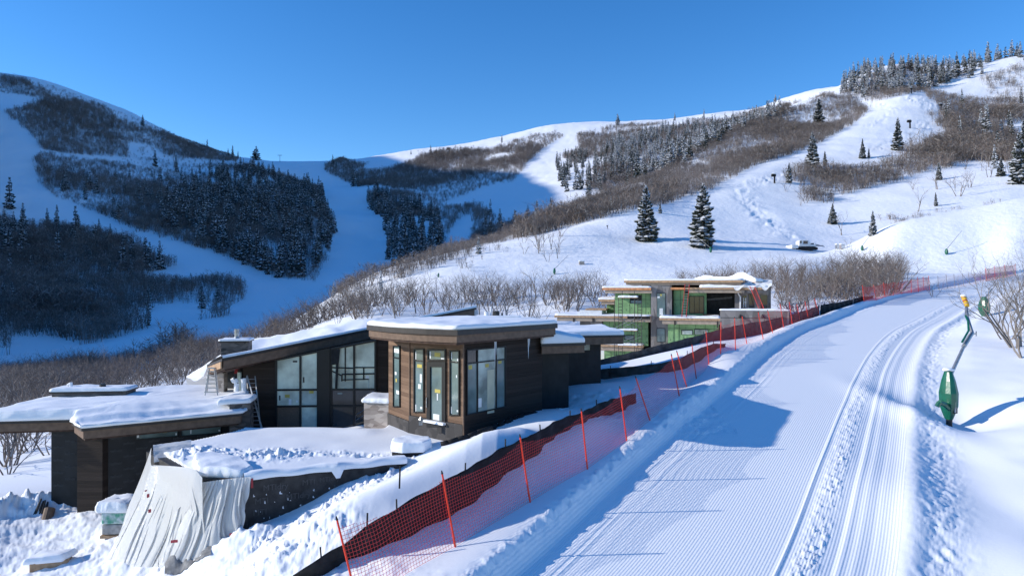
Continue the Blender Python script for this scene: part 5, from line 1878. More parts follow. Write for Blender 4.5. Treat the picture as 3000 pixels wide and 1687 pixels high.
# scaffold
a = fp(1800, 3.2)
scf = empty('scaffold', (a.x, a.y, zat(1040, a.y)), 'thin metal scaffold tower with snowy planks against the green wall', 'scaffold')
us = (1800, 1823, 1859, 1880)
for k, u in enumerate(us):
    for off in (3.4, 2.4):
        a = fp(u, off)
        MB().tube((a.x, a.y, zat(1046, a.y)), (a.x, a.y, zat(852 if k in (1, 2) else 880, a.y)), .03, n=4).build('upright', M['rail'], scf)
lad = MB()
for (ua, ub) in ((1812, 1823), (1869, 1880)):
    for v in np.arange(880, 1040, 9.5):
        a, b = fp(ua, 3.4), fp(ub, 3.4)
        lad.tube((a.x, a.y, zat(v, a.y)), (b.x, b.y, zat(v, b.y)), .02, n=4)
    for u in (ua,):
        a = fp(u, 3.4)
        lad.tube((a.x, a.y, zat(1040, a.y)), (a.x, a.y, zat(872, a.y)), .025, n=4)
lad.build('climbing_frame', M['rail'], scf)
br_ = MB()
for (v0, v1) in ((932, 960), (985, 1010)):
    for ua, ub in ((1802, 1859), (1823, 1880), (1859, 1802), (1880, 1823)):
        a, b = fp(ua, 3.42), fp(ub, 3.42)
        br_.tube((a.x, a.y, zat(v1, a.y)), (b.x, b.y, zat(v0, b.y)), .018, n=4)
br_.build('cross_brace', M['galv'], scf)
for v in (870, 966, 1010):
    a, b = fp(1812, 3.5), fp(1866, 3.5)
    pk = MB().prism([a, b, b - N2 * .9, a - N2 * .9], zat(v + 3, a.y), zat(v + 1, a.y)).build('plank', M['wood'], scf)
    snow_cap('plank_snow', [a, b, b - N2 * .9, a - N2 * .9], zat(v + 1, a.y), .16, pk, 40 + v, 60, .05, .8)
# ------------------------------------------------------------------ fences
def net_mat(name, col, cell=.085, line=.16):
    m, nt, b = nodes_of(name)
    out = nt.nodes['Material Output']
    uv = nt.nodes.new('ShaderNodeUVMap')
    uv.uv_map = 'net'
    sp = nt.nodes.new('ShaderNodeSeparateXYZ')
    nt.links.new(uv.outputs[0], sp.inputs[0])
    ms = []
    for ax in ('X', 'Y'):
        d = nt.nodes.new('ShaderNodeMath')
        d.operation = 'DIVIDE'
        d.inputs[1].default_value = cell
        nt.links.new(sp.outputs[ax], d.inputs[0])
        f = nt.nodes.new('ShaderNodeMath')
        f.operation = 'FRACT'
        nt.links.new(d.outputs[0], f.inputs[0])
        l = nt.nodes.new('ShaderNodeMath')
        l.operation = 'LESS_THAN'
        l.inputs[1].default_value = line
        nt.links.new(f.outputs[0], l.inputs[0])
        ms.append(l)
    mx = nt.nodes.new('ShaderNodeMath')
    mx.operation = 'MAXIMUM'
    nt.links.new(ms[0].outputs[0], mx.inputs[0])
    nt.links.new(ms[1].outputs[0], mx.inputs[1])
    tr = nt.nodes.new('ShaderNodeBsdfTransparent')
    mix = nt.nodes.new('ShaderNodeMixShader')
    nt.links.new(mx.outputs[0], mix.inputs[0])
    nt.links.new(tr.outputs[0], mix.inputs[1])
    nt.links.new(b.outputs[0], mix.inputs[2])
    nt.links.new(mix.outputs[0], out.inputs['Surface'])
    b.inputs['Base Color'].default_value = (*col, 1)
    b.inputs['Roughness'].default_value = .6
    return m


M['net'] = net_mat('red_net', (.78, .045, .04), .085, .11)
M['net_pale'] = net_mat('pale_red_net', (.70, .16, .12), .10, .07)
M['net_dense'] = net_mat('dense_red_net', (.78, .045, .035), .085, .27)
M['pole'] = mat('red_pole', (.80, .055, .025), .45, .08)
M['pole_grey'] = mat('grey_pole', (.25, .22, .22), .6, .1)
M['pole_tip'] = mat('black_tip', (.02, .02, .02), .5, .1)


def curve_pts(pts, step):
    """resample a 3-D polyline smoothly"""
    s = [0.0]
    for a, b in zip(pts[:-1], pts[1:]):
        s.append(s[-1] + (Vector(b) - Vector(a)).length)
    n = max(2, int(s[-1] / step))
    fx, fy, fz = (smooth_curve(s, [p[i] for p in pts]) for i in range(3))
    t = np.linspace(0, s[-1], n + 1)
    return [Vector((a, b, c)) for a, b, c in zip(fx(t), fy(t), fz(t))], t, s


def net_sheet(name, base, top, material, parent, org, step=.25, sag=.1, rows_=8, hfun=None):
    """netting hung between poles; base/top lists of points at the poles"""
    V, Fs, UV = [], [], []
    col0 = None
    acc = 0.0
    cols = []
    for i in range(len(base) - 1):
        b0, b1, t0, t1 = base[i], base[i + 1], top[i], top[i + 1]
        n = max(3, int((b1 - b0).length / step))
        for k in range(n + (1 if i == len(base) - 2 else 0)):
            f = k / n
            b_ = b0.lerp(b1, f)
            t_ = t0.lerp(t1, f)
            s_ = 4 * f * (1 - f)
            hs = hfun(i + f) if hfun else 1.0
            t_ = b_.lerp(t_, hs * (1 - sag * s_))
            gz = ground(b_.x, b_.y)
            b_ = Vector((b_.x, b_.y, gz + .02))
            cols.append((b_, t_, acc + (b1 - b0).length * f))
        acc += (b1 - b0).length
    nr = rows_
    for b_, t_, s in cols:
        H = (t_ - b_).length
        for j in range(nr + 1):
            f = j / nr
            p = b_.lerp(t_, f)
            bl = .05 * math.sin(3.14 * f) * math.sin(s * 1.7)
            V.append((p.x + bl, p.y - bl, p.z))
            UV.append((s, H * f))
    for i in range(len(cols) - 1):
        for j in range(nr):
            a = i * (nr + 1) + j
            Fs.append((a, a + nr + 1, a + nr + 2, a + 1))
    me = bpy.data.meshes.new(name)
    me.from_pydata([tuple(Vector(p) - org) for p in V], [], Fs)
    me.materials.append(material)
    ul = me.uv_layers.new(name='net')
    for l in me.loops:
        ul.data[l.index].uv = UV[l.vertex_index]
    me.polygons.foreach_set('use_smooth', [True] * len(Fs))
    return link(name, me, parent)


def net_fence(label, poles, material, group, sag=.08, pole_m='pole', r=.027, height=1.0, hfun=None, tip=True, skip=0):
    """poles: (base u, base v, top u, top v, D)"""
    base, top = [], []
    for bu, bv, tu, tv, D in poles:
        x, y = (bu - CX) / F * D, D
        z = ground(x, y)
        dx, dz = (tu - bu) / F * D, (bv - tv) / F * D
        base.append(Vector((x, y, z)))
        top.append(Vector((x + dx, y + .05, z + dz)))
    o = empty('safety_fence', base[0], label, 'fence', group)
    for b_, t_ in list(zip(base, top))[skip:]:
        d = (t_ - b_).normalized()
        p = MB().tube(b_ - d * .3, t_, r, r * .9, 8).build('pole', M[pole_m], o)
        if tip:
            MB().tube(t_, t_ + d * .09, r * 1.15, r * .5, 8).build('tip', M['pole_tip'], p, org=Vector(base[0]))
    ntop = [b_.lerp(t_, .93 * height) for b_, t_ in zip(base, top)]
    net_sheet('net', base, ntop, material, o, base[0], hfun=hfun, sag=sag)
    return o


P1_ = [(1047, 1785, 986, 1545, 15.6), (1334, 1612, 1295, 1400, 17.6), (1553, 1487, 1524, 1298, 20), (1721, 1391, 1704, 1222, 22.3), (1836, 1318, 1817, 1166, 25), (1904, 1261, 1864, 1138, 27.6)]
net_fence('red netting fence on leaning poles along the groomed run, nearest section', P1_, M['net'], 'red netting fences along the run', .12)
P2_ = [(1904, 1261, 1864, 1138, 27.65), (1990, 1174, 1968, 1056, 31), (2012, 1143, 1984, 1041, 34), (2040, 1105, 2028, 1006, 36.5), (2077, 1071, 2069, 974, 39)]
net_fence('red netting fence section climbing past the grey silt fence end, in part shade', P2_, M['net'], 'red netting fences along the run', .10, skip=1)
P3_ = [(2077, 1071, 2069, 974, 39.05), (2111, 1044, 2113, 951, 40), (2155, 1029, 2153, 936, 41), (2188, 1022, 2175, 941, 44), (2236, 1010, 2222, 931, 46), (2264, 997, 2250, 932, 50), (2296, 979, 2286, 910, 52), (2321, 970, 2313, 905, 55), (2346, 963, 2335, 905, 58), (2370, 955, 2359, 895, 60), (2403, 944, 2387, 887, 63)]
net_fence('red netting fence section in front of the stone parapet of the unfinished house', P3_, M['net'], 'red netting fences along the run', .06, skip=1)
P4_ = [(2531, 891, 2527, 843, 72), (2567, 882, 2560, 837, 74.5), (2593, 877, 2589, 834, 77), (2617, 870, 2617, 828, 79), (2642, 863, 2644, 823, 81), (2670, 857, 2670, 814, 83), (2691, 853, 2689, 810, 84.5), (2707, 849, 2705, 808, 86), (2724, 845, 2721, 803, 87)]
net_fence('dense red netting fence in front of the leafless trees, upper section', P4_, M['net_dense'], 'red netting fences along the run', .05, tip=False)
P5_ = [(2749, 838, 2748, 798, 88), (2776, 836, 2772, 793, 89), (2798, 830, 2795, 789, 90), (2824, 824, 2820, 785, 92), (2842, 820, 2837, 782, 93.5), (2857, 816, 2856, 780, 95), (2872, 813, 2872, 776, 97), (2889, 810, 2887, 774, 99)]
net_fence('pale netting fence with thin grey poles on the white slope at the run top', P5_, M['net_pale'], 'red netting fences along the run', .05, 'pole_grey', .03, tip=False)
P6_ = [(2890, 809, 2888, 770, 99.5), (2915, 806, 2914, 766, 102), (2945, 802, 2944, 764, 105), (2975, 800, 2975, 766, 108)]
net_fence('red netting fence half hidden by the leafless shrub at the right edge', P6_, M['net_dense'], 'red netting fences along the run', .05, tip=False)


def fabric_fence(label, top, D, h, seed, group, jag=.10, lean=.25, material='black_fabric', stakes=True, step=.18):
    """low fence of dark fabric: top row picture points, slumped and wrinkled, with snow on the ground under it"""
    pts = [tuple(W(u, v, d)) for (u, v), d in zip(top, D)]
    P, t, s = curve_pts(pts, step)
    g = np.random.default_rng(seed)
    G = []
    nr = 9
    tt = np.array(t)
    n1 = fbm(tt * .9, tt * 0 + seed, 3, seed)
    for i, p in enumerate(P):
        row = []
        gz = ground(p.x, p.y)
        d = (P[min(i + 1, len(P) - 1)] - P[max(i - 1, 0)])
        d.z = 0
        d.normalize()
        nrm = Vector((d.y, -d.x, 0))
        topz = max(p.z + jag * n1[i], gz + .12)
        for j in range(nr + 1):
            f = j / nr
            z = gz - .06 + (topz - gz + .06) * f
            wr = .05 * math.sin(tt[i] * 5.1 + f * 3 + seed) + .07 * float(n1[i]) * math.sin(f * 9)
            q = p + nrm * (wr - lean * (1 - f) * 0 + lean * (f - .5) * .3)
            row.append((q.x, q.y, z))
        # rolled-over hem
        q = p - nrm * .06
        row.append((q.x, q.y, topz - .07))
        G.append(row)
    o = empty('silt_fence', G[0][0], label, 'fence', group)
    MB().grid(G).build('fabric', M[material], o, smooth=True)
    if stakes:
        n = max(2, int(s[-1] / 2.2))
        for k in range(n):
            i = min(int((k + .4) / n * len(P)), len(P) - 1)
            p = P[i]
            gz = ground(p.x, p.y)
            MB().tube((p.x - .05, p.y + .05, gz - .2), (p.x - .05 + g.uniform(-.08, .08), p.y + .05, max(p.z, gz + .4) + .16), .022, n=4).build('stake', M['pole_tip'], o)
    return o


top = [(858, 1687), (930, 1636), (1004, 1587), (1149, 1494), (1293, 1407), (1363, 1373), (1440, 1325), (1471, 1307), (1522, 1286), (1572, 1268), (1634, 1231), (1704, 1205), (1780, 1171), (1862, 1152)]
fabric_fence('black silt fence sagging in folds directly behind the nearest red netting', top, [16.9, 17.0, 17.3, 17.9, 18.9, 19.6, 20.7, 21.2, 22.0, 22.9, 24.6, 26.0, 28.0, 30.2], .8, 3, 'dark silt fences beside the run', .09)
fabric_fence('grey silt fence, lower of the two bands climbing right of the dark house', [(1745, 1084), (1800, 1078), (1888, 1068), (1970, 1056), (2040, 1024), (2090, 1008), (2127, 1006)], [39.8, 39.4, 38.9, 38.7, 39.5, 40.5, 41.5], .8, 5, 'dark silt fences beside the run', .06, material='grey_fabric')
fabric_fence('dark silt fence, upper band between the two houses and the parapet wall', [(1745, 1056), (1830, 1036), (1900, 1018), (2000, 994), (2067, 976), (2160, 952), (2240, 940), (2310, 922), (2370, 905), (2402, 893)], [45, 45.6, 46.4, 48, 49.5, 52.5, 55.5, 58.5, 62, 64.5], .9, 7, 'dark silt fences beside the run', .06, material='grey_fabric')
fabric_fence('black silt fence running uphill between the two red netting sections', [(2404, 893), (2440, 888), (2480, 880), (2520, 870), (2560, 866)], [65, 67, 69.5, 72.5, 75.5], .9, 9, 'dark silt fences beside the run', .08)
for (u, v0, v1, D, lab) in ((1170, 1365, 1430, 18.9, 'thin dark stake behind the silt fence, left of the second red pole'), (1074, 1502, 1590, 17.3, 'thin dark stake behind the silt fence, near the lowest red pole'), (2499, 866, 902, 70.5, 'grey marker post on the snow between the two red netting sections')):
    x = (u - CX) / F * D
    tag(MB().tube((x, D, zat(v1, D)), (x + .02, D, zat(v0, D)), .025 if D < 50 else .05, n=5).build('stake', M['pole_tip' if D < 50 else 'pole_grey']), lab, 'stake')

# ------------------------------------------------------------------ terrace walls and plastic sheeting
rw = empty('retaining_wall', (-6, 22.7, -7.5), 'black-coated block retaining wall holding up the snowy terrace', 'wall')
Wa, Wb = Vector((-8.5, 21.66)), Vector((-3.72, 23.79))
MB().slab(Wa, Wb, -9.6, -5.98, .5, .16).build('wall_face', M['concrete'], rw)
MB().slab((-13.35, 25.25), (-9.95, 21.7), -9.8, -6.02, .5, .16).build('end_wall', M['concrete'], rw)
MB().slab((-9.97, 21.68), (-8.48, 21.66), -9.8, -6.0, .5, .16).build('end_wall', M['concrete'], rw)
MB().slab((-11.2, 28.75), (-13.3, 25.25), -9.6, -6.03, .5, .16).build('end_wall', M['concrete'], rw)
cp = []
for k in range(40):
    f = k / 39
    p = Wa.lerp(Wb, f)
    cp.append(p + Vector((.05, -.14)))
dW = (Wb - Wa).normalized()
nW = Vector((dW.y, -dW.x))
ring = [p + nW * .10 for p in cp] + [p - nW * .7 for p in cp[::-1]]
G = []
for i, p in enumerate(cp):
    w = .10 + .05 * math.sin(i * .7) + (.10 if 20 < i < 23 else 0)
    th = .12 + .03 * math.sin(i * .4)
    G.append([tuple((p + nW * w).to_3d() + Vector((0, 0, -6.0 - (.26 if 20 < i < 23 else .04)))), tuple((p + nW * (w + .02)).to_3d() + Vector((0, 0, -5.96 + th * .3))), tuple((p + nW * (w - .05)).to_3d() + Vector((0, 0, -5.96 + th))), tuple((p - nW * .25).to_3d() + Vector((0, 0, -5.96 + th))), tuple((p - nW * .8).to_3d() + Vector((0, 0, -6.05)))])
MB().grid(G).build('snow_cap', M['roof_snow'], rw, smooth=True)
for (txt, s, z, sz) in (('MTIdry', .55, -6.45, .26), ('MTI', 1.75, -6.42, .26), ('MTI', .3, -6.85, .26), ('MTIdry', 1.25, -6.82, .26), ('MTI', 2.75, -6.68, .24), ('MTI', .25, -7.2, .26), ('MTIdry', 2.3, -6.38, .22), ('Idry', .05, -7.6, .26)):
    me = words_on(txt, (Wa + dW * s + nW * .163).to_3d() + Vector((0, 0, z)), dW, sz, M['wrap_print'], rw)
    me.materials.append(M['wrap_print'])
    me.transform(Matrix.Translation(-rw.location))
    link('lettering', me, rw)
# snow lodged on the block joints
M['splash'] = mat('snow_splash', (.75, .76, .8), .8, .05)
g = np.random.default_rng(5)
mb = MB()
for k in range(34):
    s, z = g.uniform(.1, 2.6), g.choice([-6.62, -6.85, -7.1, -7.35]) + g.uniform(-.03, .03)
    p = Wa + dW * s + nW * .164
    h_, w_ = g.uniform(.02, .10), g.uniform(.015, .05)
    mb.add([(p.x, p.y, z), (p.x + dW.x * w_, p.y + dW.y * w_, z - .01), (p.x + dW.x * w_ * .6, p.y + dW.y * w_ * .6, z + h_), (p.x, p.y, z + h_ * .6)], [(0, 1, 2, 3)])
mb.build('lodged_snow', M['splash'], rw)['kind'] = 'stuff'


def plastic_mat():
    m, nt, b = nodes_of('draped_plastic')
    b.inputs['Base Color'].default_value = (.78, .78, .77, 1)
    b.inputs['Roughness'].default_value = .32
    out = nt.nodes['Material Output']
    tl = nt.nodes.new('ShaderNodeBsdfTranslucent')
    tl.inputs['Color'].default_value = (.78, .77, .74, 1)
    mx = nt.nodes.new('ShaderNodeMixShader')
    mx.inputs[0].default_value = .42
    nt.links.new(b.outputs[0], mx.inputs[1])
    nt.links.new(tl.outputs[0], mx.inputs[2])
    nt.links.new(mx.outputs[0], out.inputs['Surface'])
    geo = nt.nodes.new('ShaderNodeNewGeometry')
    n = nt.nodes.new('ShaderNodeTexNoise')
    n.inputs['Scale'].default_value = 7
    nt.links.new(geo.outputs['Position'], n.inputs['Vector'])
    bp = nt.nodes.new('ShaderNodeBump')
    bp.inputs['Strength'].default_value = .4
    bp.inputs['Distance'].default_value = .03
    nt.links.new(n.outputs['Fac'], bp.inputs['Height'])
    nt.links.new(bp.outputs[0], b.inputs['Normal'])
    return m


M['drape'] = plastic_mat()
M['tape'] = mat('red_tape', (.36, .05, .06), .5, .1)


def drape(top, bot, folds, amp, seed, nu=150, nv=26, belly=.0, low=True):
    """sheet hung from a top curve to a ground curve, with folds running down it"""
    T, tt, _ = curve_pts(top, .02)
    B, tb, _ = curve_pts(bot, .02)
    g = np.random.default_rng(seed)
    ph = g.uniform(0, 6.28, 5)
    G = []
    for i in range(nu + 1):
        s = i / nu
        a = T[int(s * (len(T) - 1))] + Vector((.06, -.26, .05))
        b = B[int(s * (len(B) - 1))] + Vector((.05, -.22, 0))
        if low:
            b.z = min(b.z, ground(b.x, b.y)) - .05
        side = Vector((b.x - a.x, b.y - a.y, 0))
        row = []
        for j in range(nv + 1):
            f = j / nv
            p = a.lerp(b, f)
            q = s + .035 * math.sin(f * 4.0 + ph[3]) + .02 * math.sin(s * 9 + f * 7 + ph[4])
            fx = float(fbm(np.array([q * folds * 2.0]), np.array([f * 1.3 + seed]), 2, seed, .5)[0]) * 3.4
            fx = math.copysign(abs(fx) ** .8, fx)
            p.z -= belly * math.sin(math.pi * f) * (1 - .3 * math.sin(s * 7))
            o = fx * amp * (math.sin(math.pi * min(1, f * 1.05 + .02)) ** .7 * .6 + f * .5)
            row.append((p.x + o * .75, p.y - o * .65, p.z + .15 * o))
        G.append(row)
    return G


sheet = empty('plastic_sheeting', (-11, 23, -8), 'off-white plastic sheeting draped in folds over the terrace corner and its wall', 'plastic sheet')


def PW(l):
    return [tuple(W(*q)) for q in l]


GA_ = drape(PW([(449, 1310, 24.9), (452, 1362, 24.0), (470, 1366, 23.8), (520, 1364, 23.0), (585, 1374, 21.6)]),
            PW([(312, 1624, 23.1), (372, 1606, 22.5), (411, 1586, 22.2), (455, 1556, 22.0), (520, 1520, 21.6)]), 9, .12, 3, belly=.12)
MB().grid(GA_).build('sheet', M['drape'], sheet, smooth=True)
GB_ = drape(PW([(597, 1410, 21.75), (640, 1404, 21.55), (690, 1398, 21.5), (738, 1394, 21.55)]),
            PW([(470, 1600, 21.2), (540, 1606, 20.9), (605, 1612, 20.8), (660, 1594, 20.9), (714, 1540, 21.2)]), 10, .11, 4, belly=.05)
MB().grid(GB_).build('sheet', M['drape'], sheet, smooth=True)
GC_ = drape(PW([(452, 1360, 24.2), (520, 1364, 22.8), (575, 1372, 21.6), (598, 1396, 21.4)]),
            PW([(450, 1570, 22.0), (510, 1545, 21.6), (560, 1570, 21.2), (604, 1604, 20.95)]), 6, .10, 5, belly=.16, low=True)
MB().grid(GC_).build('sheet', M['drape'], sheet, smooth=True)
GD_ = drape(PW([(597, 1415, 21.75), (575, 1440, 21.9), (545, 1470, 22.0), (516, 1500, 22.0)]),
            PW([(600, 1560, 21.0), (560, 1570, 21.2), (520, 1580, 21.3), (470, 1600, 21.4)]), 6, .05, 6, belly=.12, low=True)
MB().grid(GD_).build('sheet', M['drape'], sheet, smooth=True)
G = []
for i in range(30):
    row = []
    for j in range(26):
        s, t = i / 29, j / 25
        p = W(448, 1308, 25.0).lerp(W(560, 1298, 26.1), s).lerp(W(451, 1360, 24.0).lerp(W(562, 1340, 24.4), s), t)
        p.z += .10 + .05 * float(fbm(np.array([s * 3.]), np.array([t * 11.]), 4, 15)[0]) - (.05 if t > .97 else 0)
        row.append(tuple(p))
    G.append(row)
MB().grid(G).build('top_cover', M['drape'], sheet, smooth=True)
for (u0, v0, u1, v1, D) in ((452, 1367, 463, 1374, 23.75), (735, 1400, 741, 1430, 21.45), (424, 1434, 430, 1440, 22.7), (430, 1445, 437, 1458, 22.6), (434, 1490, 442, 1502, 22.3), (500, 1580, 520, 1590, 20.5), (672, 1560, 685, 1580, 20.75)):
    a, b, c, d = W(u0, v1, D), W(u1, v1 - 2, D), W(u1, v0, D), W(u0, v0 + 2, D)
    o_ = Vector((0, .02, 0))
    MB().add([a, b, c, d, a + o_, b + o_, c + o_, d + o_], [(0, 1, 2, 3), (7, 6, 5, 4), (0, 4, 5, 1), (1, 5, 6, 2), (2, 6, 7, 3), (3, 7, 4, 0)]).build('tape', M['tape'], sheet)

# snow-laden curb block at the end of the wall
snow_cap('snow_heap', [(-10.0, 21.75), (-8.5, 21.55), (-8.45, 22.2), (-9.3, 23.4), (-10.6, 23.9), (-10.9, 23.4)], -6.02, .30, rw, 17, 90, .06, .5)
snow_cap('snow_heap', [(-9.95, 21.6), (-9.2, 21.52), (-9.2, 21.95), (-9.9, 22.0)], -6.3, .2, rw, 18, 60, .06, .5)


def blob(c, r, seed, rough=.25, n=18, m=10, flat=1.0):
    """lumpy rounded mass"""
    V, Fs = [], []
    g = np.random.default_rng(seed)
    ph = g.uniform(0, 6.28, 8)
    for i in range(m + 1):
        th = math.pi * i / m
        for j in range(n):
            a = 6.283 * j / n
            k = 1 + rough * (math.sin(3 * a + ph[0] + 2 * th) * .5 + math.sin(5 * a + ph[1] - 3 * th) * .3 + math.sin(2 * th * 2 + ph[2] + a) * .3)
            V.append((c[0] + r[0] * k * math.sin(th) * math.cos(a), c[1] + r[1] * k * math.sin(th) * math.sin(a), c[2] + r[2] * math.copysign(abs(math.cos(th)) ** flat, math.cos(th)) * (1 + .1 * rough * math.sin(4 * a))))
    for i in range(m):
        for j in range(n):
            Fs.append((i * n + j, (i + 1) * n + j, (i + 1) * n + (j + 1) % n, i * n + (j + 1) % n))
    return V, Fs


# pallet with wrapped bags under snow
px, py = (350 - CX) / F * 25.2, 25.2
pz = ground(px, py)
zt_ = zat(1488, 25.2)
pal = empty('pallet_load', (px, py, pz), 'snow-covered pallet of bags in torn green wrap beside the plastic sheeting', 'pallet')
M['green_wrap'] = mat('green_wrap', (.10, .36, .24), .35, .35, 5, 0, .6, 9, color2=(.62, .66, .66))
M['grey_bags'] = mat('grey_bags', (.38, .36, .34), .7, .25, 5, 0, .6, 8)
zb_ = zat(1563, 25.2)
MB().box((px, py, zb_ + .05), (.95, .9, .10), .1).box((px, py, zb_ - .04), (.9, .1, .08), .1).build('pallet', M['wood'], pal)
MB().box((px, py, zb_ + .30), (.88, .85, .38), .1).build('bags', M['grey_bags'], pal, bevel=.06)
MB().box((px + .02, py, (zb_ + .5 + zt_) / 2), (.92, .88, zt_ - zb_ - .5), .1).build('green_wrapping', M['green_wrap'], pal, bevel=.06)
snow_cap('snow_cap', [(px - .55, py - .48), (px + .52, py - .48), (px + .55, py + .5), (px - .5, py + .5)], zt_ - .02, .30, pal, 19, 60, .05, .7)

# leaning pipes, roll, bucket, planks at the foot of the low wing
g = np.random.default_rng(12)
for k in range(7):
    u0, u1 = 78 + 8.0 * k, 118 + 4.0 * k
    D = 27.4
    a, b = W(u0, 1556 - g.uniform(0, 3), D - .3), W(u1 + g.uniform(-3, 3), 1462 + g.uniform(-6, 14), D + .45)
    a.z = min(a.z, ground(a.x, a.y) + .02)
    tag(MB().tube(a, b, .035, n=6).build('leaning_pipe', M['rail']), 'black pipe in the bundle leaning against the corner of the low dark wall', 'pipe', 'black pipes leaning at the low wall')
a, b = W(128, 1560, 27.0), W(146, 1490, 27.6)
tag(MB().tube(a, b, .2, n=12).build('material_roll', M['fascia']), 'brown roll leaning beside the black pipes by the low wall', 'roll')
bx = W(157, 1553, 27.0)
bk = empty('bucket', bx, 'red bucket with snow on its lid at the foot of the low dark wall', 'bucket')
MB().tube(bx, bx + Vector((0, 0, .30)), .13, .15, 12).build('bucket_body', M['red_paint'], bk)
V_, F_ = blob(bx + Vector((0, 0, .32)), (.15, .15, .07), 3, .1)
MB().add(V_, F_).build('snow_cap', M['roof_snow'], bk, smooth=True)
for k, (u, v, w_, h_, lab) in enumerate(((178, 1548, .35, .22, 'grey rubble bag beside the red bucket'), (196, 1546, .4, .25, 'pale rubble sack against the blocks, between bag and brown pier'))):
    V_, F_ = blob(W(u, v, 27.5), (w_ * .5, w_ * .45, h_ * .6), 30 + k, .3)
    tag(MB().add(V_, F_).build('rubble_sack', M['grey_bags'], smooth=True), lab, 'sack')
a = W(300, 1512, 27.2)
tag(MB().box(a, (.9, .5, .12), .15).build('plank_stack', M['wood'], bevel=.02), 'short snowy plank stack against the dark wall right of the brown pier', 'planks')
# half-buried crate and scrap of cloth in the snow
cx0 = W(150, 1650, 23.2)
ct = empty('buried_crate', cx0, 'low wooden crate half buried in trodden snow at the bottom left', 'crate')
MB().box(cx0, (1.1, .6, .35), .35).build('crate_body', M['wood'], ct, bevel=.02)
snow_cap('snow_cap', [(cx0.x - .6, cx0.y - .5), (cx0.x + .5, cx0.y - .2), (cx0.x + .55, cx0.y + .45), (cx0.x - .5, cx0.y + .25)], cx0.z + .14, .22, ct, 21, 60, .05, .4)
G = []
for i in range(26):
    row = []
    for j in range(8):
        s, t = i / 25, j / 7
        u = 482 + 136 * s
        v = 1652 - 16 * s + (t - .5) * 26 * math.sin(math.pi * min(.98, max(.04, s))) ** .6
        # lay it on the snow
        D = 20.9 - .9 * (t - .5) - .2 * s
        p = W(u, v, D)
        z = ground(p.x, p.y) + .035 + .02 * math.sin(i * 2.1) * math.sin(j)
        row.append((p.x, p.y, z))
    G.append(row)
tag(MB().grid(G).build('cloth_scrap', mat('grey_cloth', (.20, .20, .20), .8, .3, 6), smooth=True), 'wrinkled grey cloth lying on the smooth snow below the plastic sheeting', 'cloth')

# tarped pile under snow on the terrace
tp = empty('covered_pile', W(1210, 1310, 24.5), 'snow mound over a black-edged tarp on the terrace in front of the door', 'covered pile')
poly = [tuple(W(u, v, D))[:2] for u, v, D in ((1148, 1312, 24.3), (1180, 1318, 24.1), (1238, 1312, 24.2), (1262, 1300, 24.6), (1255, 1285, 25.2), (1180, 1283, 25.2), (1150, 1296, 24.8))]
MB().prism(poly, -5.98, -5.80).build('tarp', M['black_fabric'], tp, bevel=.03)
snow_cap('snow_cap', scale_poly(poly, .02), -5.82, .36, tp, 23, 90, .02, .35)
snow_cap('snow_drift', [tuple(W(u, v, D))[:2] for u, v, D in ((1225, 1312, 24.3), (1320, 1296, 24.7), (1395, 1276, 25.2), (1385, 1262, 25.7), (1290, 1275, 25.5), (1230, 1290, 24.9))], -5.98, .28, tp, 24, 80, .0, .4)
hs = MB().path([W(1292, 1300, 24.5), W(1312, 1296, 24.5), W(1340, 1286, 24.7), W(1370, 1278, 24.9), W(1397, 1266, 25.2), W(1440, 1252, 25.9)], .09, 8)
tag(hs.build('black_hose', M['black_fabric'], smooth=True), 'black corrugated hose half buried in snow right of the covered pile', 'hose')
g = np.random.default_rng(44)
mb = MB()
for k in range(20):
    f = k / 19
    p = C0.lerp(E, .05 + .7 * f) + Vector((.3, -.35)) * (1 + .3 * g.normal())
    z = ground(p.x, p.y)
    V_, F_ = blob((p.x, p.y, z + .02), (.16, .14, .07 + .1 * (1 - f)), 60 + k, .5, 8, 5)
    mb.add(V_, F_)
tag(mb.build('membrane_strip', M['black_fabric'], smooth=True), 'crumpled black membrane along the foot of the dark bay wall', 'membrane')
lp = W(1233, 1244, 26.6)
ln = empty('lantern', lp, 'small pale lantern standing by the bay wall left of the door', 'lantern')
MB().box(lp + Vector((0, 0, .1)), (.14, .14, .2)).build('lantern_body', M['galv'], ln)
MB().tube(lp + Vector((0, 0, .2)), lp + Vector((0, 0, .32)), .1, .02, 4).build('lantern_roof', M['alu'], ln)

# ladders, worker
st = [W(600, 1157, 30.6), W(640, 1156, 30.4)]
sl = empty('stepladder', st[0], 'silver stepladder standing on the trodden snow of the low roof', 'ladder')
for (u0, v0, u1, v1, dd) in ((600, 1158, 612, 1078, 0), (637, 1157, 628, 1078, 0), (606, 1150, 613, 1078, .9), (641, 1149, 630, 1078, .9)):
    MB().tube(W(u0, v0, 30.5 + dd), W(u1, v1, 30.9), .03, n=4).build('rail', M['alu'], sl)
for k in range(6):
    f = (k + .8) / 6.6
    MB().box((W(600, 1158, 30.5).lerp(W(612, 1078, 30.9), f) + W(637, 1157, 30.5).lerp(W(628, 1078, 30.9), f)) / 2, (.62 - .3 * f, .08, .04)).build('step', M['alu'], sl)
MB().box((W(612, 1078, 30.9) + W(629, 1078, 30.9)) / 2, (.32, .14, .05)).build('top_cap', M['alu'], sl)
ladder('ladder', W(772, 1270, 29.6), W(724, 1100, 31.2), .01, (1, 0, 0), 'alu', 'alu', 'grey extension ladder propped on the stone pier of the low roof', 2, .03)
ladder('ladder', W(752, 1265, 30.6), W(735, 1102, 31.6), .38, (1, .1, 0), 'alu', 'alu', 'taller aluminium ladder upright in front of the dark wall beside the pier', 13, .028)

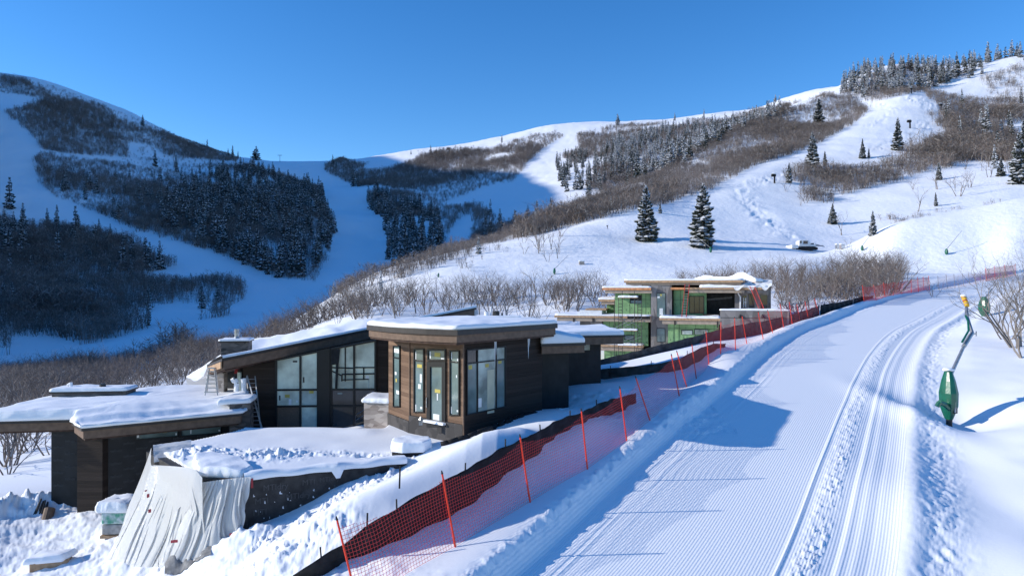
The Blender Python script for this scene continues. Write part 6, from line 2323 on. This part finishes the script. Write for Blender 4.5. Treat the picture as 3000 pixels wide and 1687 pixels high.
# worker in a red plaid jacket, seen from behind, reaching up
sk = bpy.data.meshes.new('body')
wb = W(697, 1150, 32.5)
wz = -4.98
JT = {'pel': (0, 0, .95), 'chest': (.0, -.02, 1.28), 'neck': (.02, -.02, 1.47), 'head': (.03, -.04, 1.62), 'crown': (.03, -.04, 1.74),
      'hl': (-.11, 0, .88), 'kl': (-.13, -.03, .48), 'al': (-.14, .02, .08), 'tl': (-.15, -.12, .03), 'hr': (.11, 0, .88), 'kr': (.13, -.02, .48), 'ar': (.14, .03, .08), 'tr': (.15, -.11, .03),
      'sl': (-.2, 0, 1.40), 'el': (-.30, .14, 1.20), 'wl': (-.16, .32, 1.34), 'sr': (.2, 0, 1.40), 'er': (.36, .12, 1.52), 'wr': (.28, .26, 1.72)}
RD = {'pel': .15, 'chest': .18, 'neck': .065, 'head': .10, 'crown': .07, 'hl': .10, 'kl': .075, 'al': .05, 'tl': .045, 'hr': .10, 'kr': .075, 'ar': .05, 'tr': .045, 'sl': .085, 'el': .06, 'wl': .042, 'sr': .085, 'er': .06, 'wr': .042}
ED = [('pel', 'chest'), ('chest', 'neck'), ('neck', 'head'), ('head', 'crown'), ('pel', 'hl'), ('hl', 'kl'), ('kl', 'al'), ('al', 'tl'), ('pel', 'hr'), ('hr', 'kr'), ('kr', 'ar'), ('ar', 'tr'), ('chest', 'sl'), ('sl', 'el'), ('el', 'wl'), ('chest', 'sr'), ('sr', 'er'), ('er', 'wr')]
names = list(JT)
pts, eds = [JT[n] for n in names], [(names.index(a), names.index(b)) for a, b in ED]
rad = [RD[n] for n in names]
for hand, el_, nm in (('wl', 'el', 'l'), ('wr', 'er', 'r')):
    w_, e_ = Vector(JT[hand]), Vector(JT[el_])
    d = (w_ - e_).normalized()
    pts.append(tuple(w_ + d * .09))
    rad.append(.036)
    palm = len(pts) - 1
    eds.append((names.index(hand), palm))
    side = d.cross(Vector((0, 0, 1))).normalized()
    for k, L_ in enumerate((.065, .08, .085, .075)):
        o_ = side * (.022 * (k - 1.5))
        pts.append(tuple(w_ + d * .12 + o_))
        rad.append(.010)
        pts.append(tuple(w_ + d * (.12 + L_ * .6) + o_ + Vector((0, 0, .01))))
        rad.append(.009)
        pts.append(tuple(w_ + d * (.12 + L_) + o_ + Vector((0, .0, -.015))))
        rad.append(.008)
        n_ = len(pts)
        eds += [(palm, n_ - 3), (n_ - 3, n_ - 2), (n_ - 2, n_ - 1)]
    pts.append(tuple(w_ + d * .08 + side * .06 + Vector((0, 0, .02))))
    rad.append(.011)
    eds.append((palm, len(pts) - 1))
sk.from_pydata(pts, eds, [])
wk = empty('person', (wb.x, wb.y, wz), 'person in red plaid jacket and dark trousers working in the recess by the low roof', 'person')
bo = link('body', sk, wk)
md = bo.modifiers.new('skin', 'SKIN')
for i, v in enumerate(sk.skin_vertices[0].data):
    v.radius = (rad[i], rad[i] * (.72 if i < 2 else 1))
    v.use_root = (i == 0)
ms = bo.modifiers.new('sub', 'SUBSURF')
ms.levels = ms.render_levels = 1
m, nt, b = nodes_of('worker_clothes')
tc = nt.nodes.new('ShaderNodeTexCoord')
sp = nt.nodes.new('ShaderNodeSeparateXYZ')
nt.links.new(tc.outputs['Object'], sp.inputs[0])
cr = nt.nodes.new('ShaderNodeValToRGB')
cr.color_ramp.interpolation = 'CONSTANT'
e = cr.color_ramp.elements
e[0].position, e[0].color = 0, (.02, .02, .02, 1)
e[1].position, e[1].color = .06, (.02, .024, .035, 1)
for pos, c in ((.46, (.30, .02, .025, 1)), (.745, (.36, .2, .15, 1))):
    x = e.new(pos)
    x.color = c
mu = nt.nodes.new('ShaderNodeMath')
mu.operation = 'DIVIDE'
mu.inputs[1].default_value = 2.0
nt.links.new(sp.outputs['Z'], mu.inputs[0])
nt.links.new(mu.outputs[0], cr.inputs[0])
ck = nt.nodes.new('ShaderNodeTexChecker')
ck.inputs['Scale'].default_value = 16
ck.inputs['Color1'].default_value = (1, 1, 1, 1)
ck.inputs['Color2'].default_value = (.45, .42, .42, 1)
nt.links.new(tc.outputs['Object'], ck.inputs['Vector'])
mx = nt.nodes.new('ShaderNodeMixRGB')
mx.blend_type = 'MULTIPLY'
mx.inputs[0].default_value = .8
nt.links.new(cr.outputs[0], mx.inputs[1])
nt.links.new(ck.outputs[0], mx.inputs[2])
nt.links.new(mx.outputs[0], b.inputs['Base Color'])
b.inputs['Roughness'].default_value = .85
sk.materials.append(m)
V_, F_ = blob((wb.x + .03, wb.y - .04, wz + 1.70), (.115, .125, .085), 5, .06, 14, 8)
MB().add(V_, F_).build('knit_cap', M['rail'], wk, smooth=True)

# ------------------------------------------------------------------ snow-making equipment
M['green_pad'] = mat('green_vinyl', (.008, .11, .06), .28, .15, 3, 0, .25, 5, spec=.6)
M['yellow'] = mat('yellow_head', (.60, .36, .02), .45, .15)


def pad(base, h, w, parent, yaw=0.0):
    """quilted cover: narrow foot, wide shoulder, open at one side"""
    prof = [(0, .42), (.10, .62), (.28, .95), (.55, 1.0), (.8, .74), (1.0, .42)]
    n = 10
    mb = MB()
    V = []
    for f, s in prof:
        for k in range(n):
            a = 6.283 * (k + .5) / n + yaw
            r = w * s * (.62 if abs(math.sin(a - yaw)) > .8 else .5)
            lean = .10 * f
            V.append((base.x + math.cos(a) * r + lean * .4, base.y + math.sin(a) * r + lean, base.z + h * f))
    fs = [(i * n + k, i * n + (k + 1) % n, (i + 1) * n + (k + 1) % n, (i + 1) * n + k) for i in range(len(prof) - 1) for k in range(n)]
    fs.append(tuple((len(prof) - 1) * n + k for k in range(n)))
    mb.add(V, fs)
    return mb.build('padded_cover', M['green_pad'], parent, smooth=False, bevel=.02)


bD = 31.0
bp_ = W(2780, 1206, bD)
bp_.z = min(bp_.z, ground(bp_.x, bp_.y) + .25)
sg = empty('snow_gun', bp_, 'tall snow lance with a glossy green padded base and orange head, nearest the run', 'snow gun')
top_ = W(2784, 1086, bD + .3)
pad(Vector((bp_.x, bp_.y, bp_.z + .05)), top_.z - bp_.z - .05, 0.64, sg, .3)
MB().box((bp_.x + .11, bp_.y - .17, bp_.z + .66), (.22, .20, .62), .35).build('cover_opening', M['black_fabric'], sg)
MB().tube((bp_.x + .09, bp_.y - .29, bp_.z + .40), (bp_.x + .10, bp_.y - .28, bp_.z + .88), .05, n=8).build('valve_pipe', M['galv'], sg)
MB().tube((bp_.x, bp_.y, bp_.z - .5), (bp_.x + .02, bp_.y, bp_.z + .3), .13, n=8).build('foot_post', M['rail'], sg)
MB().path([W(2745, 1190, 30.6), W(2752, 1178, 30.6), W(2768, 1184, 30.7), W(2778, 1196, 30.8)], .11, 8).build('hose_bend', M['green_pad'], sg)
j1, j2, j3, j4, j5 = W(2786, 1096, 31.1), W(2824, 1014, 32.6), W(2848, 976, 33.2), W(2833, 925, 34.0), W(2831, 901, 34.3)
MB().tube(j1, j2, .085, .075, 10).build('lance_pipe', M['alu'], sg)
MB().tube(j2, j3, .10, .09, 10).tube(j2 + Vector((-.06, 0, 0)), j3 + Vector((-.10, 0, -.06)), .06, n=8).build('lance_joint', M['alu'], sg)
MB().tube(j3 + Vector((.02, 0, -.05)), j4, .085, .07, 10).build('lance_pipe', M['alu'], sg)
MB().path([j2 + Vector((-.1, -.02, .2)), W(2838, 968, 33.1), W(2836, 940, 33.6), j4 + Vector((-.07, 0, 0))], .05, 8).build('green_hose', M['green_pad'], sg)
MB().box(j3 + Vector((.10, 0, -.02)), (.22, .05, .05)).box(j3 + Vector((.2, 0, -.02)), (.03, .04, .24)).build('hinge_pin', M['galv'], sg)
MB().tube(j4, j5, .09, .07, 8).box(j4 + Vector((.06, 0, .05)), (.26, .06, .05)).build('nozzle_block', M['galv'], sg)
hd0, hd1 = W(2834, 897, 34.4), W(2822, 868, 34.8)
MB().tube(hd0, hd1, .105, .115, 10).build('head', M['yellow'], sg)
for k in range(3):
    p = hd0.lerp(hd1, .2 + .3 * k)
    d = (hd1 - hd0).normalized()
    MB().tube(p - d * .03, p + d * .03, .12, n=10).build('head_band', M['tape'] if k == 1 else M['wood'], sg)
V_, F_ = blob(hd1 + Vector((0, 0, .04)), (.13, .13, .06), 8, .2)
MB().add(V_, F_).build('snow_cap', M['roof_snow'], sg, smooth=True)
V_, F_ = blob(top_ + Vector((-.1, 0, .05)), (.24, .22, .09), 9, .2)
MB().add(V_, F_).build('snow_cap', M['roof_snow'], sg, smooth=True)


def lance(u, v, hp, tip, label, D=None, dmin=62, wd=.55):
    """green padded foot (hp picture pixels tall) with a raised lance pointing at picture point tip"""
    if D is None:
        x, D, z = place_at(u, v, dmin)
    else:
        x = (u - CX) / F * D
        z = ground(x, D)
    h = hp / F * D
    o = empty('snow_gun', (x, D, z), label, 'snow gun')
    pad(Vector((x, D, z - .05)), h, h * wd * .80, o, .2)
    if tip:
        t = W(tip[0], tip[1], D + h * 1.2)
        MB().tube((x, D + .1, z + h * .8), t, h * .045, h * .03, 6).build('lance_pipe', M['alu'], o)
    return o


g2 = lance(2884, 924, 58, (2906, 846), 'snow gun with green padded base further up the run, beside the bare shrub', D=60)
lance(2082, 740, 17, (2040, 692), 'snow gun with small green base at the foot of the right big bench conifer')
lance(2526, 737, 16, (2548, 690), 'snow gun with green base left of the big smooth snow mound')
lance(2773, 747, 18, (2818, 676), 'snow gun with green base and long lance in front of the snow mound')
lance(1624, 784, 18, (1665, 748), 'snow gun with dark green base in the shade below the bench grove', D=150)
lance(1284, 824, 13, None, 'green padded snow gun base alone on the left part of the sunny slope', D=150)
for (u, v, hp, lab) in ((2269, 540, 28, 'black fan snow gun on a post beside the upper tracks of the right run'), (2666, 378, 25, 'black fan snow gun at the lower bend of the upper right run'),
                        (2757, 328, 20, 'black fan snow gun on the trampled snow right of the upper run'), (2670, 276, 18, 'highest black fan snow gun, at the very top of the right run'), (1780, 672, 10, 'tiny dark snow gun on the rounded snow left of the big conifers')):
    x, y, z = place_at(u, v)
    h = hp / F * y
    o = empty('fan_gun', (x, y, z), lab, 'snow gun')
    MB().tube((x, y, z - .3), (x, y, z + h * .72), h * .10, h * .08, 8).build('post', M['black_fabric'], o)
    MB().tube((x - h * .30, y - .1, z + h * .82), (x + h * .12, y, z + h * .80), h * .17, h * .13, 10).build('barrel', M['black_fabric'], o)
    V_, F_ = blob((x - h * .06, y, z + h * 1.0), (h * .22, h * .15, h * .06), 4, .1)
    MB().add(V_, F_).build('snow_cap', M['roof_snow'], o, smooth=True)

# ------------------------------------------------------------------ snow groomer and cabinets
gx_, gy_, gz_ = place_at(2362, 734, 120)
k_ = gy_ / F                                             # metres per picture pixel there
gr = empty('snow_groomer', (gx_, gy_, gz_), 'white snow groomer with cab, tracks and blade parked on the access track', 'snow groomer')
M['groomer_white'] = mat('white_body', (.74, .74, .72), .4, .05)


def gp(u, v, dy=0.0):
    return Vector(((u - CX) * k_, gy_ + dy, gz_ + (734 - v) * k_))


def gbox(u0, v0, u1, v1, d0, d1, m, name, bevel=.05):
    c = (gp(u0, v0) + gp(u1, v1)) / 2
    return MB().box((c.x, gy_ + (d0 + d1) / 2, c.z), ((u1 - u0) * k_, d1 - d0, (v1 - v0) * k_)).build(name, M[m], gr, bevel=bevel)


for d0 in (-1.6, 1.0):
    mb = MB()
    prof = [(2334, 733), (2330, 729), (2333, 725), (2342, 723.5), (2378, 723.5), (2387, 726), (2390, 730), (2386, 733.5)]
    vs = [gp(u, v, d0) for u, v in prof] + [gp(u, v, d0 + 1.1) for u, v in prof]
    n = len(prof)
    mb.add(vs, [tuple(range(n)), tuple(range(n, 2 * n))[::-1]] + [(i, n + i, n + (i + 1) % n, (i + 1) % n) for i in range(n)])
    mb.build('track', M['black_fabric'], gr)
gbox(2340, 717, 2385, 727, -1.2, 1.2, 'groomer_white', 'chassis', .1)
prof = [(2336, 724), (2336, 708), (2340, 704.5), (2362, 704.5), (2369, 712), (2370, 718), (2358, 724)]
vs = [gp(u, v, -1.25) for u, v in prof] + [gp(u, v, 1.25) for u, v in prof]
n = len(prof)
cab = MB().add(vs, [tuple(range(n)), tuple(range(n, 2 * n))[::-1]] + [(i, n + i, n + (i + 1) % n, (i + 1) % n) for i in range(n)]).build('cab', M['groomer_white'], gr, bevel=.08)
for rect in ((2338, 707, 2343, 714), (2348, 707, 2361, 716)):
    c = (gp(rect[0], rect[1]) + gp(rect[2], rect[3])) / 2
    MB().box((c.x, gy_ - 1.27, c.z), ((rect[2] - rect[0]) * k_, .05, (rect[3] - rect[1]) * k_)).build('cab_window', M['glass_dark'], cab)
MB().tube(gp(2368, 720, -.3), gp(2410, 721, -.3), .18, n=6).tube(gp(2390, 716, .3), gp(2417, 723, .3), .12, n=6).build('tiller_arm', M['galv'], gr)
gbox(2311, 719, 2330, 729, -2.2, 2.2, 'groomer_white', 'blade', .1)
gbox(2376, 713, 2383, 717, -.4, .4, 'rail', 'exhaust_box', .02)
for (u0, u1, v0, lab, mm) in ((2449, 2461, 717, 'left white cabinet standing on the access track behind the groomer', 'galv'), (2461.5, 2472, 716, 'right grey cabinet standing on the access track behind the groomer', 'pole_grey')):
    x, y, z = place_at((u0 + u1) / 2, 729, 120)
    kk_ = y / F
    o = empty('utility_cabinet', (x, y, z), lab, 'cabinet')
    w_, h_ = (u1 - u0) * kk_, (729 - v0) * kk_
    MB().box((x, y, z + h_ / 2), (w_, .9, h_)).build('cabinet_body', M[mm], o, bevel=.03)
    MB().box((x, y - .46, z + h_ * .5), (w_ * .8, .04, h_ * .8)).build('cabinet_door', M['plastic'], o)
    snow_cap('snow_cap', [(x - w_ * .55, y - .5), (x + w_ * .55, y - .5), (x + w_ * .55, y + .5), (x - w_ * .55, y + .5)], z + h_, .2, o, 51, 40, .02, .3)
x, y, z = place_at(1704, 776, 120)
kk_ = y / F
o = empty('utility_box', (x, y, z), 'small tan concrete box capped with snow alone on the sunny bench', 'utility box')
MB().box((x, y, z + 4 * kk_), (15 * kk_, 1.0, 9 * kk_)).build('box_body', M['stone_pale'], o, bevel=.03)
snow_cap('snow_cap', [(x - 8 * kk_, y - .6), (x + 8 * kk_, y - .6), (x + 8 * kk_, y + .6), (x - 8 * kk_, y + .6)], z + 8.5 * kk_, .22, o, 52, 40, .02, .2)
# lift mast on the saddle and hut on the middle skyline
x, y, z = place_at(820, 476)
kk_ = y / F
o = empty('lift_tower', (x, y, z), 'lift tower with a cross arm on the saddle skyline', 'lift tower')
MB().tube((x, y, z - 1), (x, y, z + 20 * kk_), .35, .25, 6).build('mast', M['rail'], o)
MB().box((x, y, z + 20 * kk_), (13 * kk_, .5, .6)).build('cross_arm', M['rail'], o)
x, y, z = place_at(1314, 440)
kk_ = y / F
o = empty('hut', (x, y, z), 'small brown hut on the middle skyline', 'hut')
MB().box((x, y, z + 3 * kk_), (11 * kk_, 4, 6 * kk_)).build('hut_wall', M['fascia'], o)
MB().prism([(x - 6.5 * kk_, y - 2.6), (x + 6.5 * kk_, y - 2.6), (x + 6.5 * kk_, y + 2.6), (x - 6.5 * kk_, y + 2.6)], z + 6.1 * kk_, z + 7 * kk_).build('hut_roof', M['hill_snow'], o)
